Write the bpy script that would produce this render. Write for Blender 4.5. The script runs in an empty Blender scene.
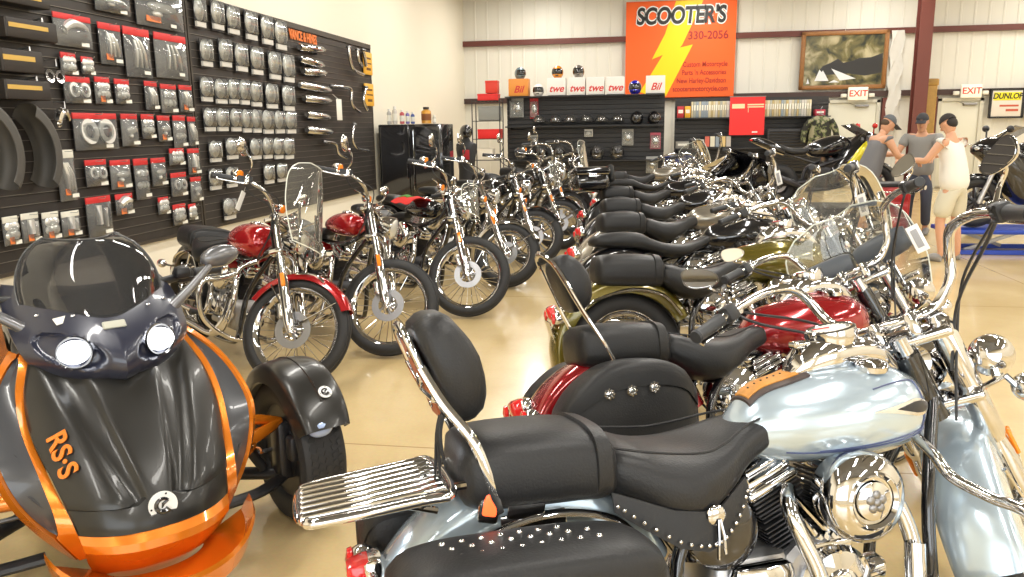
import bpy, math, random
from mathutils import Vector, Matrix
V = Vector
pi = math.pi
rad = math.radians
random.seed(7)
scene = bpy.context.scene
COL = scene.collection

# ------------------------------------------------------------------ mesh builder
class M:
    def __init__(s):
        s.v = []; s.f = []; s.m = []; s.cur = 0; s.cuts = []
    def cut(s):
        if s.v and (not s.cuts or s.cuts[-1] != (len(s.v), len(s.f))): s.cuts.append((len(s.v), len(s.f)))
        return s
    def pieces(s):
        ends = [c for c in s.cuts if c[0] < len(s.v)] + [(len(s.v), len(s.f))]; out = []; v0 = f0 = 0
        for v1, f1 in ends:
            q = M(); q.v = s.v[v0:v1]; q.f = [tuple(i - v0 for i in f) for f in s.f[f0:f1]]; q.m = s.m[f0:f1]; out.append(q); v0, f0 = v1, f1
        return out
    def mat(s, i): s.cur = i; return s
    def _add(s, vs, fs):
        o = len(s.v); s.v += [tuple(p) for p in vs]
        for f in fs: s.f.append(tuple(i + o for i in f)); s.m.append(s.cur)
        return s
    def rings(s, rings, cap0=True, cap1=True, closed=False):
        n = len(rings[0]); vs = [p for r in rings for p in r]; fs = []
        k = len(rings)
        for i in range(k if closed else k - 1):
            a = i * n; b = ((i + 1) % k) * n
            for j in range(n):
                j2 = (j + 1) % n
                fs.append((a + j, a + j2, b + j2, b + j))
        if not closed:
            if cap0: fs.append(tuple(range(n - 1, -1, -1)))
            if cap1: fs.append(tuple((k - 1) * n + j for j in range(n)))
        return s._add(vs, fs)
    def grid(s, rows):
        n = len(rows[0]); vs = [p for r in rows for p in r]; fs = []
        for i in range(len(rows) - 1):
            for j in range(n - 1):
                fs.append((i * n + j, i * n + j + 1, (i + 1) * n + j + 1, (i + 1) * n + j))
        return s._add(vs, fs)
    def tube(s, pts, r, n=10, smooth=0, closed=False, flat=None):
        pts = [V(p) for p in pts]
        rr = list(r) if isinstance(r, (list, tuple)) else [r] * len(pts)
        if smooth: pts, rr = spline(pts, rr, smooth, closed)
        k = len(pts); rings = []; prev = None
        for i in range(k):
            if closed: t = pts[(i + 1) % k] - pts[i - 1]
            else: t = pts[min(i + 1, k - 1)] - pts[max(i - 1, 0)]
            if t.length < 1e-9: t = V((0, 0, 1))
            t.normalize()
            if prev is None:
                a = V((0, 0, 1)) if abs(t.z) < .9 else V((0, 1, 0))
                u = t.cross(a).normalized()
            else:
                u = prev - t * prev.dot(t)
                u = u.normalized() if u.length > 1e-6 else t.orthogonal().normalized()
            prev = u; w = t.cross(u)
            fl = flat or 1.0
            rings.append([pts[i] + (u * math.cos(2 * pi * j / n) + w * math.sin(2 * pi * j / n) * fl) * rr[i] for j in range(n)])
        return s.rings(rings, closed=closed)
    def lathe(s, prof, o=(0, 0, 0), ax=(0, 0, 1), n=24, closed=False, a0=0, a1=2 * pi):
        o = V(o); ax = V(ax).normalized(); u = ax.orthogonal().normalized(); w = ax.cross(u)
        rings = []
        full = abs(a1 - a0 - 2 * pi) < 1e-6
        for (r, h) in prof:
            rings.append([o + ax * h + (u * math.cos(a0 + (a1 - a0) * j / n) + w * math.sin(a0 + (a1 - a0) * j / n)) * max(r, 1e-5) for j in range(n)])
        return s.rings(rings, cap0=not closed, cap1=not closed, closed=closed)
    def cyl(s, a, b, r, r2=None, n=16):
        a = V(a); b = V(b); d = b - a
        return s.lathe([(r, 0), (r if r2 is None else r2, d.length)], a, d, n)
    def ball(s, c, r, n=14, m=8, rot=None):
        c = V(c); r = V(r) if isinstance(r, (tuple, list, Vector)) else V((r, r, r))
        rings = []
        for i in range(1, m):
            t = pi * i / m
            ring = []
            for j in range(n):
                p = V((r.x * math.sin(t) * math.cos(2 * pi * j / n), r.y * math.sin(t) * math.sin(2 * pi * j / n), -r.z * math.cos(t)))
                if rot: p = rot @ p
                ring.append(c + p)
            rings.append(ring)
        top = V((0, 0, r.z)); 
        if rot: top = rot @ top
        o = len(s.v)
        s.rings(rings, False, False)
        s._add([c - top], []); s._add([c + top], [])
        b = o + n * (m - 1)
        for j in range(n):
            j2 = (j + 1) % n
            s.f.append((b, o + j2, o + j)); s.m.append(s.cur)
            q = o + n * (m - 2)
            s.f.append((b + 1, q + j, q + j2)); s.m.append(s.cur)
        return s
    def rbox(s, c, d, r=.01, rot=None, seg=1):
        """box with rounded edges: centre c, full size d"""
        c = V(c); h = V(d) / 2; r = min(r, h.x * .98, h.y * .98, h.z * .98)
        def rect(zz, inset):
            hx = h.x - inset; hy = h.y - inset; q = max(r - inset, r * .3)
            out = []
            for (sx, sy, a0) in ((1, 1, 0), (-1, 1, 90), (-1, -1, 180), (1, -1, 270)):
                for k in range(seg + 1):
                    a = rad(a0 + 90 * k / seg)
                    out.append(V((sx * (hx - q) + q * math.cos(a), sy * (hy - q) + q * math.sin(a), zz)))
            return out
        rings = [rect(-h.z, r), rect(-h.z + r * .3, r * .3), rect(-h.z + r, 0), rect(h.z - r, 0), rect(h.z - r * .3, r * .3), rect(h.z, r)]
        rings = [[c + ((rot @ p) if rot else p) for p in rg] for rg in rings]
        return s.rings(rings)
    def box(s, c, d, rot=None):
        c = V(c); x, y, z = V(d) / 2
        vs = [V((a * x, b * y, e * z)) for e in (-1, 1) for (a, b) in ((-1, -1), (1, -1), (1, 1), (-1, 1))]
        vs = [c + ((rot @ p) if rot else p) for p in vs]
        return s._add(vs, [(3, 2, 1, 0), (4, 5, 6, 7), (0, 1, 5, 4), (1, 2, 6, 5), (2, 3, 7, 6), (3, 0, 4, 7)])
    def prism(s, poly, vec):
        vec = V(vec); a = [V(p) for p in poly]
        return s.rings([a, [p + vec for p in a]])
    def arc_sweep(s, sec, o, a0, a1, n=20, cap=True):
        """sec: closed list of (y, r); swept about the y axis at o from a0 to a1 degrees (0 = +x, 90 = up)"""
        o = V(o); rings = []
        for i in range(n + 1):
            a = rad(a0 + (a1 - a0) * i / n)
            rings.append([o + V((r * math.cos(a), y, r * math.sin(a))) for (y, r) in sec])
        return s.rings(rings, cap, cap)
    def xf(s, mtx):
        s.v = [tuple(mtx @ V(p)) for p in s.v]; return s
    def mesh(s, name, sharp=38, nm=1):
        me = bpy.data.meshes.new(name)
        me.from_pydata(s.v, [], s.f)
        me.update()
        for i in range(nm): me.materials.append(None)
        me.polygons.foreach_set('material_index', s.m)
        me.polygons.foreach_set('use_smooth', [True] * len(s.f))
        bmn = __import__('bmesh').new(); bmn.from_mesh(me)
        __import__('bmesh').ops.recalc_face_normals(bmn, faces=bmn.faces); bmn.to_mesh(me); bmn.free()
        me.set_sharp_from_angle(angle=rad(sharp))
        return me

def spline(pts, rr, k, closed=False):
    out = []; ro = []; n = len(pts)
    rng = n if closed else n - 1
    for i in range(rng):
        if closed: p0, p1, p2, p3 = pts[i - 1], pts[i], pts[(i + 1) % n], pts[(i + 2) % n]
        else: p0, p1, p2, p3 = pts[max(i - 1, 0)], pts[i], pts[i + 1], pts[min(i + 2, n - 1)]
        for j in range(k):
            t = j / k
            out.append(.5 * ((2 * p1) + (p2 - p0) * t + (2 * p0 - 5 * p1 + 4 * p2 - p3) * t * t + (3 * p1 - p0 - 3 * p2 + p3) * t ** 3))
            ro.append(rr[i] + (rr[(i + 1) % n] - rr[i]) * t)
    if not closed: out.append(pts[-1]); ro.append(rr[-1])
    return out, ro

def interp(tab, x):
    """smooth table lookup; tab rows (x, a, b, ...)"""
    if x <= tab[0][0]: return tab[0][1:]
    if x >= tab[-1][0]: return tab[-1][1:]
    for i in range(len(tab) - 1):
        if tab[i][0] <= x <= tab[i + 1][0]:
            t = (x - tab[i][0]) / (tab[i + 1][0] - tab[i][0])
            p0 = tab[max(i - 1, 0)]; p1 = tab[i]; p2 = tab[i + 1]; p3 = tab[min(i + 2, len(tab) - 1)]
            res = []
            for k in range(1, len(p1)):
                d = p2[0] - p1[0]
                m1 = (p2[k] - p0[k]) / max(p2[0] - p0[0], 1e-6) * d
                m2 = (p3[k] - p1[k]) / max(p3[0] - p1[0], 1e-6) * d
                res.append((2 * t ** 3 - 3 * t * t + 1) * p1[k] + (t ** 3 - 2 * t * t + t) * m1 + (-2 * t ** 3 + 3 * t * t) * p2[k] + (t ** 3 - t * t) * m2)
            return tuple(res)

def superring(x, hw, zb, zt, e=2.4, n=28, yc=0, flatb=1.0):
    zc = (zb + zt) / 2; hh = (zt - zb) / 2; out = []
    for j in range(n):
        a = 2 * pi * j / n; c = math.cos(a); s_ = math.sin(a)
        y = math.copysign(abs(c) ** (2 / e), c) * hw
        z = math.copysign(abs(s_) ** (2 / e), s_) * hh
        if s_ < 0: z *= flatb
        out.append(V((x, yc + y, zc + z)))
    return out

def loft_tab(tab, m, e=2.4, n=28, k=20, yc=0):
    """tab rows (x, halfwidth, zbottom, ztop)"""
    x0 = tab[0][0]; x1 = tab[-1][0]; rings = []
    for i in range(k + 1):
        t = i / k; x = x0 + (x1 - x0) * t
        hw, zb, zt = interp(tab, x)
        rings.append(superring(x, max(hw, .003), zb, max(zt, zb + .004), e, n, yc))
    return m.rings(rings)

# ------------------------------------------------------------------ materials
MATS = {}
def nodes(name):
    m = bpy.data.materials.new(name); m.use_nodes = True
    nt = m.node_tree; b = nt.nodes['Principled BSDF']
    return m, nt, b
def mat(name, col, rough=.5, metal=0, coat=0, bump=0, bscale=80, emit=None, es=1, spec=.5, noise=0, nscale=8, sheen=0):
    if name in MATS: return MATS[name]
    m, nt, b = nodes(name)
    b.inputs['Base Color'].default_value = (*col, 1)
    b.inputs['Roughness'].default_value = rough; b.inputs['Metallic'].default_value = metal
    b.inputs['Coat Weight'].default_value = coat; b.inputs['Coat Roughness'].default_value = .04
    b.inputs['Specular IOR Level'].default_value = spec
    tc = nt.nodes.new('ShaderNodeTexCoord')
    if bump:
        n = nt.nodes.new('ShaderNodeTexNoise'); n.inputs['Scale'].default_value = bscale; n.inputs['Detail'].default_value = 3
        nt.links.new(tc.outputs['Object'], n.inputs['Vector'])
        bp = nt.nodes.new('ShaderNodeBump'); bp.inputs['Strength'].default_value = bump; bp.inputs['Distance'].default_value = .002
        nt.links.new(n.outputs['Fac'], bp.inputs['Height']); nt.links.new(bp.outputs['Normal'], b.inputs['Normal'])
    if noise:
        n = nt.nodes.new('ShaderNodeTexNoise'); n.inputs['Scale'].default_value = nscale; n.inputs['Detail'].default_value = 4
        nt.links.new(tc.outputs['Object'], n.inputs['Vector'])
        mx = nt.nodes.new('ShaderNodeMix'); mx.data_type = 'RGBA'
        mx.inputs['A'].default_value = (*[max(0, c * (1 - noise)) for c in col], 1)
        mx.inputs['B'].default_value = (*[min(1, c * (1 + noise)) for c in col], 1)
        nt.links.new(n.outputs['Fac'], mx.inputs['Factor']); nt.links.new(mx.outputs['Result'], b.inputs['Base Color'])
    if emit:
        b.inputs['Emission Color'].default_value = (*emit, 1); b.inputs['Emission Strength'].default_value = es
    MATS[name] = m
    return m
def glassy(name, tint, opac=.12, gl=.9, rough=.02):
    """thin clear sheet: transparent with a fresnel gloss and a tint"""
    if name in MATS: return MATS[name]
    m = bpy.data.materials.new(name); m.use_nodes = True; nt = m.node_tree; nt.nodes.clear()
    out = nt.nodes.new('ShaderNodeOutputMaterial'); tr = nt.nodes.new('ShaderNodeBsdfTransparent'); tr.inputs['Color'].default_value = (*tint, 1)
    gs = nt.nodes.new('ShaderNodeBsdfGlossy'); gs.inputs['Roughness'].default_value = rough; gs.inputs['Color'].default_value = (gl, gl, gl, 1)
    df = nt.nodes.new('ShaderNodeBsdfDiffuse'); df.inputs['Color'].default_value = (*[c * .8 for c in tint], 1)
    lw = nt.nodes.new('ShaderNodeFresnel'); lw.inputs['IOR'].default_value = 1.5
    a = nt.nodes.new('ShaderNodeMixShader'); a.inputs['Fac'].default_value = opac
    b = nt.nodes.new('ShaderNodeMixShader')
    nt.links.new(tr.outputs[0], a.inputs[1]); nt.links.new(df.outputs[0], a.inputs[2])
    nt.links.new(lw.outputs[0], b.inputs['Fac']); nt.links.new(a.outputs[0], b.inputs[1]); nt.links.new(gs.outputs[0], b.inputs[2])
    nt.links.new(b.outputs[0], out.inputs['Surface'])
    MATS[name] = m
    return m

CHROME = mat('chrome', (.66, .66, .67), .05, 1)
CHROME2 = mat('brushed_chrome', (.72, .72, .72), .2, 1)
STEEL = mat('steel', (.30, .30, .31), .35, 1)
ALLOY = mat('cast_alloy', (.52, .52, .53), .38, .9)
DARKMET = mat('dark_metal', (.05, .05, .055), .35, .6)
BLACKGLOSS = mat('gloss_black', (.008, .008, .01), .12, 0, 1)
BLACKPL = mat('black_plastic', (.02, .02, .022), .45)
RUBBER = mat('tyre_rubber', (.022, .022, .023), .62, bump=.4, bscale=60)
GRIP = mat('grip_rubber', (.03, .032, .036), .5)
LEATHER = mat('black_leather', (.020, .020, .021), .42, bump=.5, bscale=160, spec=.35)
LEATHER2 = mat('grey_black_leather', (.055, .055, .058), .42, bump=.5, bscale=140)
WHITEWALL = mat('whitewall', (.85, .85, .83), .5)
REDLENS = mat('red_lens', (.75, .02, .02), .08, 0, .6)
AMBER = mat('amber_lens', (1, .28, .02), .12, 0, .6)
CLEAR = glassy('clear_acrylic', (.95, .95, .92), .05)
SMOKE = glassy('smoked_acrylic', (.36, .36, .37), .10)
LENS = mat('headlamp_lens', (.75, .78, .78), .06, .6, .6)
MIRRORG = mat('mirror_glass', (.9, .9, .9), .01, 1)
TAN = mat('tooled_tan_leather', (.62, .27, .05), .45, noise=.35, nscale=60, bump=.4)
def paint(name, col, rough=.22, metal=.35): return mat(name, col, rough, metal, 1)

# ------------------------------------------------------------------ objects
def link(o, parent=None):
    COL.objects.link(o)
    if parent: o.parent = parent
    return o
CACHE = {}
def part(name, mk, mats, parent=None, key=None, mtx=None, sharp=38, label=None):
    """one mesh object; mk is an M or a function that returns one (cached under key)"""
    mats = mats if isinstance(mats, (list, tuple)) else [mats]
    if key and key in CACHE: mes = CACHE[key]
    else:
        b = mk() if callable(mk) else mk
        mes = [q.mesh(name, sharp, len(mats)) for q in b.pieces()]
        if key: CACHE[key] = mes
    first = None
    for me in mes:
        o = bpy.data.objects.new(name, me)
        link(o, parent)
        for i, mt in enumerate(mats):
            if key:
                o.material_slots[i].link = 'OBJECT'; o.material_slots[i].material = mt
            else: me.materials[i] = mt
        if mtx is not None: o.matrix_local = mtx
        if label: o['label'] = label
        first = first or o
    return first
def tag(o, label, cat, group=None, kind=None):
    if label: o['label'] = label
    if cat: o['category'] = cat
    if group: o['group'] = group
    if kind: o['kind'] = kind
    return o
def thing(name, label, cat, loc=(0, 0, 0), rz=0, group=None, rot=None):
    o = bpy.data.objects.new(name, None); o.empty_display_size = .1
    COL.objects.link(o); o.location = loc
    o.rotation_euler = rot or (0, 0, rz)
    return tag(o, label, cat, group)
def copy_tree(o, parent=None):
    c = o.copy(); COL.objects.link(c); c.parent = parent
    for ch in list(o.children): copy_tree(ch, c)
    return c
def struct(name, m, mt, nm=1):
    mt = mt if isinstance(mt, (list, tuple)) else [mt]
    o = part(name, m, mt); o['kind'] = 'structure'; return o
def Rz(a): return Matrix.Rotation(a, 3, 'Z')
def Ry(a): return Matrix.Rotation(a, 3, 'Y')
def Rx(a): return Matrix.Rotation(a, 3, 'X')
def text(name, s, size, mt, loc, rot, parent=None, depth=.002, align='CENTER', sx=1, shear=0, bold=0):
    c = bpy.data.curves.new(name, 'FONT'); c.body = s; c.size = size; c.extrude = depth; c.align_x = align; c.align_y = 'CENTER'; c.shear = shear; c.offset = bold
    t = bpy.data.objects.new('t', c); COL.objects.link(t)
    bpy.context.view_layer.update()
    me = bpy.data.meshes.new_from_object(t.evaluated_get(bpy.context.evaluated_depsgraph_get()))
    bpy.data.objects.remove(t)
    me.materials.clear(); me.materials.append(mt)
    o = bpy.data.objects.new(name, me); link(o, parent)
    o.location = loc; o.rotation_euler = rot; o.scale = (sx, 1, 1)
    return o
# ------------------------------------------------------------------ motorcycle
def fender_sec(R, w, skirt, t=.004, n=12, crown=.035):
    out = []
    for i in range(n + 1):
        a = pi * i / n - pi / 2
        y = math.sin(a) * w / 2; r = R - crown + crown * math.cos(a) ** .8 if abs(a) < pi / 2 - 1e-6 else R - crown
        out.append((y, r))
    full = [(-w / 2 - .004, R - crown - skirt)] + out + [(w / 2 + .004, R - crown - skirt)]
    inn = [(y * (1 - 2 * t / w), r - t) for (y, r) in reversed(full)]
    return full + inn
def mk_tire(R, tr):
    m = M(); n = 14; pr = []
    for i in range(n):
        a = 2 * pi * i / n
        r = R - tr + tr * math.cos(a) * (1.0 if math.cos(a) < .7 else 1.0)
        pr.append((min(r, R), tr * math.sin(a) * 1.02))
    # open inside: keep the outer 70 %
    m.lathe([(r, h) for r, h in pr], (0, 0, 0), (0, 1, 0), 56, closed=True)
    # tread grooves as raised ribs
    for k in (-1, 0, 1):
        a = k * .5; r = R - tr + tr * math.cos(a); h = tr * math.sin(a)
        m.lathe([(r + .0015, h - tr * .14), (r + .003, h - tr * .1), (r + .003, h + tr * .1), (r + .0015, h + tr * .14), (r - .004, h + tr * .12), (r - .004, h - tr * .12)], (0, 0, 0), (0, 1, 0), 56, closed=True)
    return m
def mk_rim(R, tr, style='spoke', ns=32):
    m = M(); ro = R - 1.75 * tr; w = tr * .85
    m.lathe([(ro + .012, -w), (ro + .016, -w), (ro + .004, -w * .8), (ro - .012, -w * .35), (ro - .012, w * .35), (ro + .004, w * .8), (ro + .016, w), (ro + .012, w), (ro - .004, w * .8), (ro - .02, w * .4), (ro - .02, -w * .4), (ro - .004, -w * .8)], (0, 0, 0), (0, 1, 0), 48, closed=True)
    m.lathe([(.018, -.085), (.03, -.08), (.03, -.06), (.048, -.05), (.048, -.043), (.027, -.035), (.024, 0), (.027, .035), (.048, .043), (.048, .05), (.03, .06), (.03, .08), (.018, .085)], (0, 0, 0), (0, 1, 0), 20)
    if style == 'spoke':
        for i in range(ns):
            a = 2 * pi * i / ns; sd = 1 if i % 2 else -1; da = .32 * (1 if (i // 2) % 2 else -1)
            p = V((.045 * math.cos(a + da), sd * .046, .045 * math.sin(a + da))); q = V((ro * math.cos(a), sd * w * .2, ro * math.sin(a)))
            m.tube([p, q], .0024, 5)
    elif style == 'cast':
        for i in range(9):
            a = 2 * pi * i / 9; c = V((math.cos(a), 0, math.sin(a))); t = V((-math.sin(a), 0, math.cos(a)))
            rg = []
            for (r, w2, th) in ((.035, .016, .03), (.1, .010, .022), (ro - .03, .009, .016), (ro - .012, .016, .016)):
                rg.append([c * r + t * w2 + V((0, th, 0)), c * r - t * w2 + V((0, th, 0)), c * r - t * w2 - V((0, th, 0)), c * r + t * w2 - V((0, th, 0))])
            m.rings(rg)
    elif style == 'disc':
        m.lathe([(.03, -.05), (ro * .55, -.062), (ro - .02, -w * .6), (ro - .014, -w * .3), (ro - .014, w * .3), (ro - .02, w * .6), (ro * .55, .062), (.03, .05)], (0, 0, 0), (0, 1, 0), 40)
    return m
def mk_disc(r=.115, y=-.062):
    m = M()
    m.lathe([(r * .58, y - .002), (r, y - .002), (r, y + .002), (r * .58, y + .002)], (0, 0, 0), (0, 1, 0), 36, closed=True)
    for i in range(5):
        a = 2 * pi * i / 5
        m.tube([(.03 * math.cos(a), y, .03 * math.sin(a)), (r * .62 * math.cos(a + .3), y, r * .62 * math.sin(a + .3))], .007, 6)
    for i in range(20):
        a = 2 * pi * i / 20; rr = r * (.72 + .16 * (i % 2))
        m.cyl((rr * math.cos(a), y - .0028, rr * math.sin(a)), (rr * math.cos(a), y + .0028, rr * math.sin(a)), .005, n=6)
    return m
def wheel(parent, nm, loc, R, tr, style, mtx=None, ww=False, disc=-.062, rimmat=None, detail=1):
    mm = (mtx or Matrix.Identity(4)) @ Matrix.Translation(loc)
    ns = 32 if detail else 20
    w = part(nm, lambda: mk_rim(R, tr, style, ns), rimmat or CHROME, parent, ('rim', R, tr, style, ns), mm)
    part('tyre', lambda: mk_tire(R, tr), RUBBER, w, ('tire', R, tr))
    if disc: part('brake_disc', lambda: mk_disc(.115, disc), STEEL, w, ('disc', disc))
    if ww:
        def f():
            m = M()
            for s in (-1, 1):
                m.cut()
                m.lathe([(R - tr * 1.5, s * tr * .88), (R - tr * 1.0, s * tr * 1.035), (R - tr * .62, s * tr * .965), (R - tr * .62, s * tr * .90), (R - tr, s * tr * .97), (R - tr * 1.5, s * tr * .82)], (0, 0, 0), (0, 1, 0), 48, closed=True)
            return m
        part('whitewall_ring', f, WHITEWALL, w, ('ww', R, tr))
    return w
def steer_mtx(d, rk, x0):
    ax = V((-math.sin(rk), 0, math.cos(rk)))
    return Matrix.Translation((x0, 0, 0)) @ Matrix.Rotation(d, 4, ax) @ Matrix.Translation((-x0, 0, 0))

TANKS = {
 'fat': [(.575, .02, .76, .785), (.60, .06, .725, .82), (.66, .10, .695, .875), (.75, .138, .675, .90), (.86, .168, .665, .925), (.96, .175, .665, .93), (1.05, .162, .675, .92), (1.11, .13, .695, .895), (1.145, .08, .735, .875), (1.155, .03, .78, .83)],
 'peanut': [(.66, .02, .83, .85), (.69, .055, .805, .875), (.76, .085, .785, .91), (.86, .105, .775, .94), (.96, .11, .775, .95), (1.05, .095, .785, .94), (1.10, .06, .81, .91), (1.115, .02, .85, .88)],
 'dyna': [(.60, .02, .80, .82), (.63, .06, .765, .85), (.72, .11, .735, .90), (.84, .145, .725, .945), (.96, .15, .725, .955), (1.06, .125, .74, .94), (1.12, .07, .775, .895), (1.135, .02, .82, .86)],
}
def tank_patch(tab, xs, an, off=.0025, e=2.1, th=.003):
    """patch hugging the tank: xs list of x, an(x) -> list of angles (rad)"""
    out = []; inn = []
    for x in xs:
        hw, zb, zt = interp(tab, x); zc = (zb + zt) / 2; hh = (zt - zb) / 2; ro = []; ri = []
        for a in an(x):
            c = math.cos(a); s_ = math.sin(a)
            for (lst, o2) in ((ro, off), (ri, -.001)):
                y = math.copysign(abs(c) ** (2 / e), c) * (hw + o2); z = zc + math.copysign(abs(s_) ** (2 / e), s_) * (hh + o2)
                lst.append(V((x, y, z)))
        out.append(ro); inn.append(ri)
    m = M(); rings = [o + list(reversed(i)) for o, i in zip(out, inn)]
    return m.rings(rings)
def mk_cylinder(base, tilt):
    m = M(); d = V((math.sin(tilt), 0, math.cos(tilt))); R = Ry(tilt)
    b = V(base)
    for i in range(11):
        c = b + d * (.10 + .0125 * i); r = .078 if i < 9 else .07
        m.rbox(c, (r * 1.9, r * 1.75, .006), .003, R, 3)
    m.cyl(b + d * .08, b + d * .24, .056, n=16)
    for i in range(4):
        m.rbox(b + d * (.237 + .012 * i), (.15, .13, .007), .003, R, 3)
    return m
def mk_rocker(base, tilt):
    m = M(); d = V((math.sin(tilt), 0, math.cos(tilt))); R = Ry(tilt); b = V(base)
    m.rbox(b + d * .292, (.165, .135, .026), .012, R, 3)
    m.rbox(b + d * .318, (.15, .12, .03), .014, R, 3)
    m.rbox(b + d * .34, (.11, .085, .02), .01, R, 3)
    for sx in (-.06, .06):
        for sy in (-.05, .05): m.cyl(b + R @ V((sx, sy, .32)), b + R @ V((sx, sy, .342)), .006, n=6)
    return m
def engine(parent, cfg, z=.36, x=.79):
    hi = cfg.get('hi', 0); em = cfg.get('engmat', ALLOY)
    def case():
        m = M()
        m.lathe([(.02, -.10), (.115, -.10), (.13, -.085), (.13, .085), (.115, .10), (.02, .10)], (x, 0, z), (0, 1, 0), 28)
        m.rbox((x - .20, 0, z + .01), (.24, .20, .20), .04, None, 3)      # gearbox
        m.rbox((x + .02, 0, z - .06), (.22, .18, .14), .03, None, 2)
        m.rbox((x - .1, 0, z - .12), (.5, .14, .05), .02, None, 2)
        return m
    e = part('engine', case, DARKMET if cfg.get('blackeng') else em, parent, ('case', cfg.get('blackeng'), x, z))
    for t in (-.39, .39):
        part('cylinder', lambda: mk_cylinder((x, 0, z), t), DARKMET if cfg.get('blackeng', 1) else em, e, ('cyl', t, x, z))
        part('rocker_cover', lambda: mk_rocker((x, 0, z), t), CHROME, e, ('rock', t, x, z))
    def timing():
        m = M()
        m.lathe([(.105, 0), (.108, -.015), (.095, -.03), (.05, -.038), (.03, -.04), (.001, -.04)], (x + .03, -.10, z + .0), (0, 1, 0), 24)
        m.lathe([(.05, 0), (.052, -.012), (.04, -.02), (.001, -.02)], (x + .03, -.13, z), (0, 1, 0), 20)
        m.rbox((x - .19, -.115, z + .02), (.18, .05, .15), .03, None, 3)
        for i in range(8):
            a = 2 * pi * i / 8
            m.cyl((x + .03 + .095 * math.cos(a), -.12, z + .095 * math.sin(a)), (x + .03 + .095 * math.cos(a), -.136, z + .095 * math.sin(a)), .006, n=6)
        # oil filter
        m.lathe([(.036, 0), (.038, .01), (.038, .10), (.025, .115), (.001, .115)], (x + .13, -.02, z - .02), (1, 0, .1), 20)
        return m
    part('timing_cover', timing, CHROME, e, ('timing', x, z))
    def prim():
        m = M()
        pts = []
        for i in range(24):
            a = 2 * pi * i / 24; cx = x + .05 if math.cos(a) > 0 else x - .25; r = .105 if math.cos(a) > 0 else .10
            pts.append((cx + r * math.cos(a), z - .02 + r * math.sin(a)))
        for k, (s_, y) in enumerate(()): pass
        rg = []
        cx = x - .1
        for (s_, y) in ((1, .09), (1.02, .12), (1, .145), (.93, .158), (.6, .163)):
            rg.append([V((cx + (px - cx) * s_, y, z - .02 + (pz - z + .02) * s_)) for (px, pz) in pts])
        m.rings(rg)
        return m
    part('primary_cover', prim, CHROME, e, ('prim', x, z))
    def push():
        m = M()
        for (t, o1, o2) in ((-.39, -.02, .028), (-.39, .03, .075), (.39, .02, -.028), (.39, -.03, -.075)):
            d = V((math.sin(t), 0, math.cos(t)))
            a = V((x + .04 + o1 * .9, -.085, z + .09)); b = V((x, 0, z)) + d * .28 + V((o2 * .4, -.072, 0))
            m.cyl(a, b, .0085, n=8); m.cyl(a, a + (b - a) * .22, .014, n=8); m.cyl(b - (b - a) * .12, b, .012, n=8)
        m.rbox((x + .03, -.09, z + .10), (.13, .03, .03), .008)
        return m
    part('pushrod_tube', push, CHROME, e, ('push', x, z))
    ac = cfg.get('air', 'round'); yr = -.235
    if ac == 'round':
        def air():
            m = M(); c = (x + .065, 0, z + .25)
            o = V((c[0], -.16, c[2]))
            m.lathe([(.03, .06), (.10, .05), (.112, 0), (.116, -.02), (.112, -.045), (.095, -.062), (.074, -.070), (.072, -.064), (.052, -.062), (.048, -.070), (.03, -.076), (.001, -.078)], o, (0, 1, 0), 40)
            m.lathe([(.060, -.066), (.068, -.074), (.076, -.068)], o, (0, 1, 0), 40, closed=True)
            for k in range(2 if hi else 0):
                pass
            return m
        a = part('air_cleaner', air, CHROME, e, ('air', x, z))
        def emb():
            m = M(); o = V((x + .065, -.238, z + .25))
            for i in range(5):
                an = 2 * pi * i / 5 + .3
                m.ball(o + V((.018 * math.cos(an), 0, .018 * math.sin(an))), (.012, .006, .012), 8, 6)
            m.ball(o, (.012, .008, .012), 10, 6)
            return m
        part('cover_emblem', emb, STEEL, a, ('airemb', x, z))
    else:
        def air():
            m = M()
            m.ball((x + .04, -.165, z + .245), (.125, .055, .075), 20, 10)
            m.ball((x + .04, -.205, z + .245), (.085, .03, .045), 20, 10)
            return m
        part('air_cleaner', air, CHROME if ac == 'oval' else BLACKGLOSS, e, ('airo', x, z))
    return e
def exhausts(parent, cfg, x=.79, z=.36):
    st = cfg.get('exh', 'dual')
    def f(k):
        def g():
            m = M()
            if k == 0:   # front pipe
                m.tube([(x + .12, -.08, z + .26), (x + .20, -.13, z + .22), (x + .24, -.16, z + .06), (x + .19, -.19, z - .10), (x + .02, -.20, z - .17), (x - .3, -.21, z - .16), (x - .55, -.22, z - .15)], [.021] * 7, 14, 8)
                m.tube([(x - .5, -.22, z - .15), (x - .58, -.22, z - .145), (x - 1.1, -.23, z - .11), (x - 1.14, -.23, z - .11)], [.022, .044, .044, .036], 16)
                m.tube([(x + .235, -.165, z + .10), (x + .195, -.195, z - .07), (x + .08, -.21, z - .15)], .027, 14, 6)   # heat shield
            else:        # rear pipe
                m.tube([(x - .08, -.08, z + .26), (x - .12, -.15, z + .22), (x - .07, -.19, z + .05), (x - .12, -.20, z - .05), (x - .35, -.22, z - .06), (x - .5, -.23, z - .05)], [.021] * 6, 14, 8)
                m.tube([(x - .45, -.23, z - .055), (x - .53, -.23, z - .05), (x - 1.05, -.24, z + .0), (x - 1.09, -.24, z + .0)], [.022, .042, .042, .034], 16)
            return m
        return g
    for k in (0, 1): part('exhaust_pipe', f(k), CHROME, parent, ('exh', k, x, z))

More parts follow.
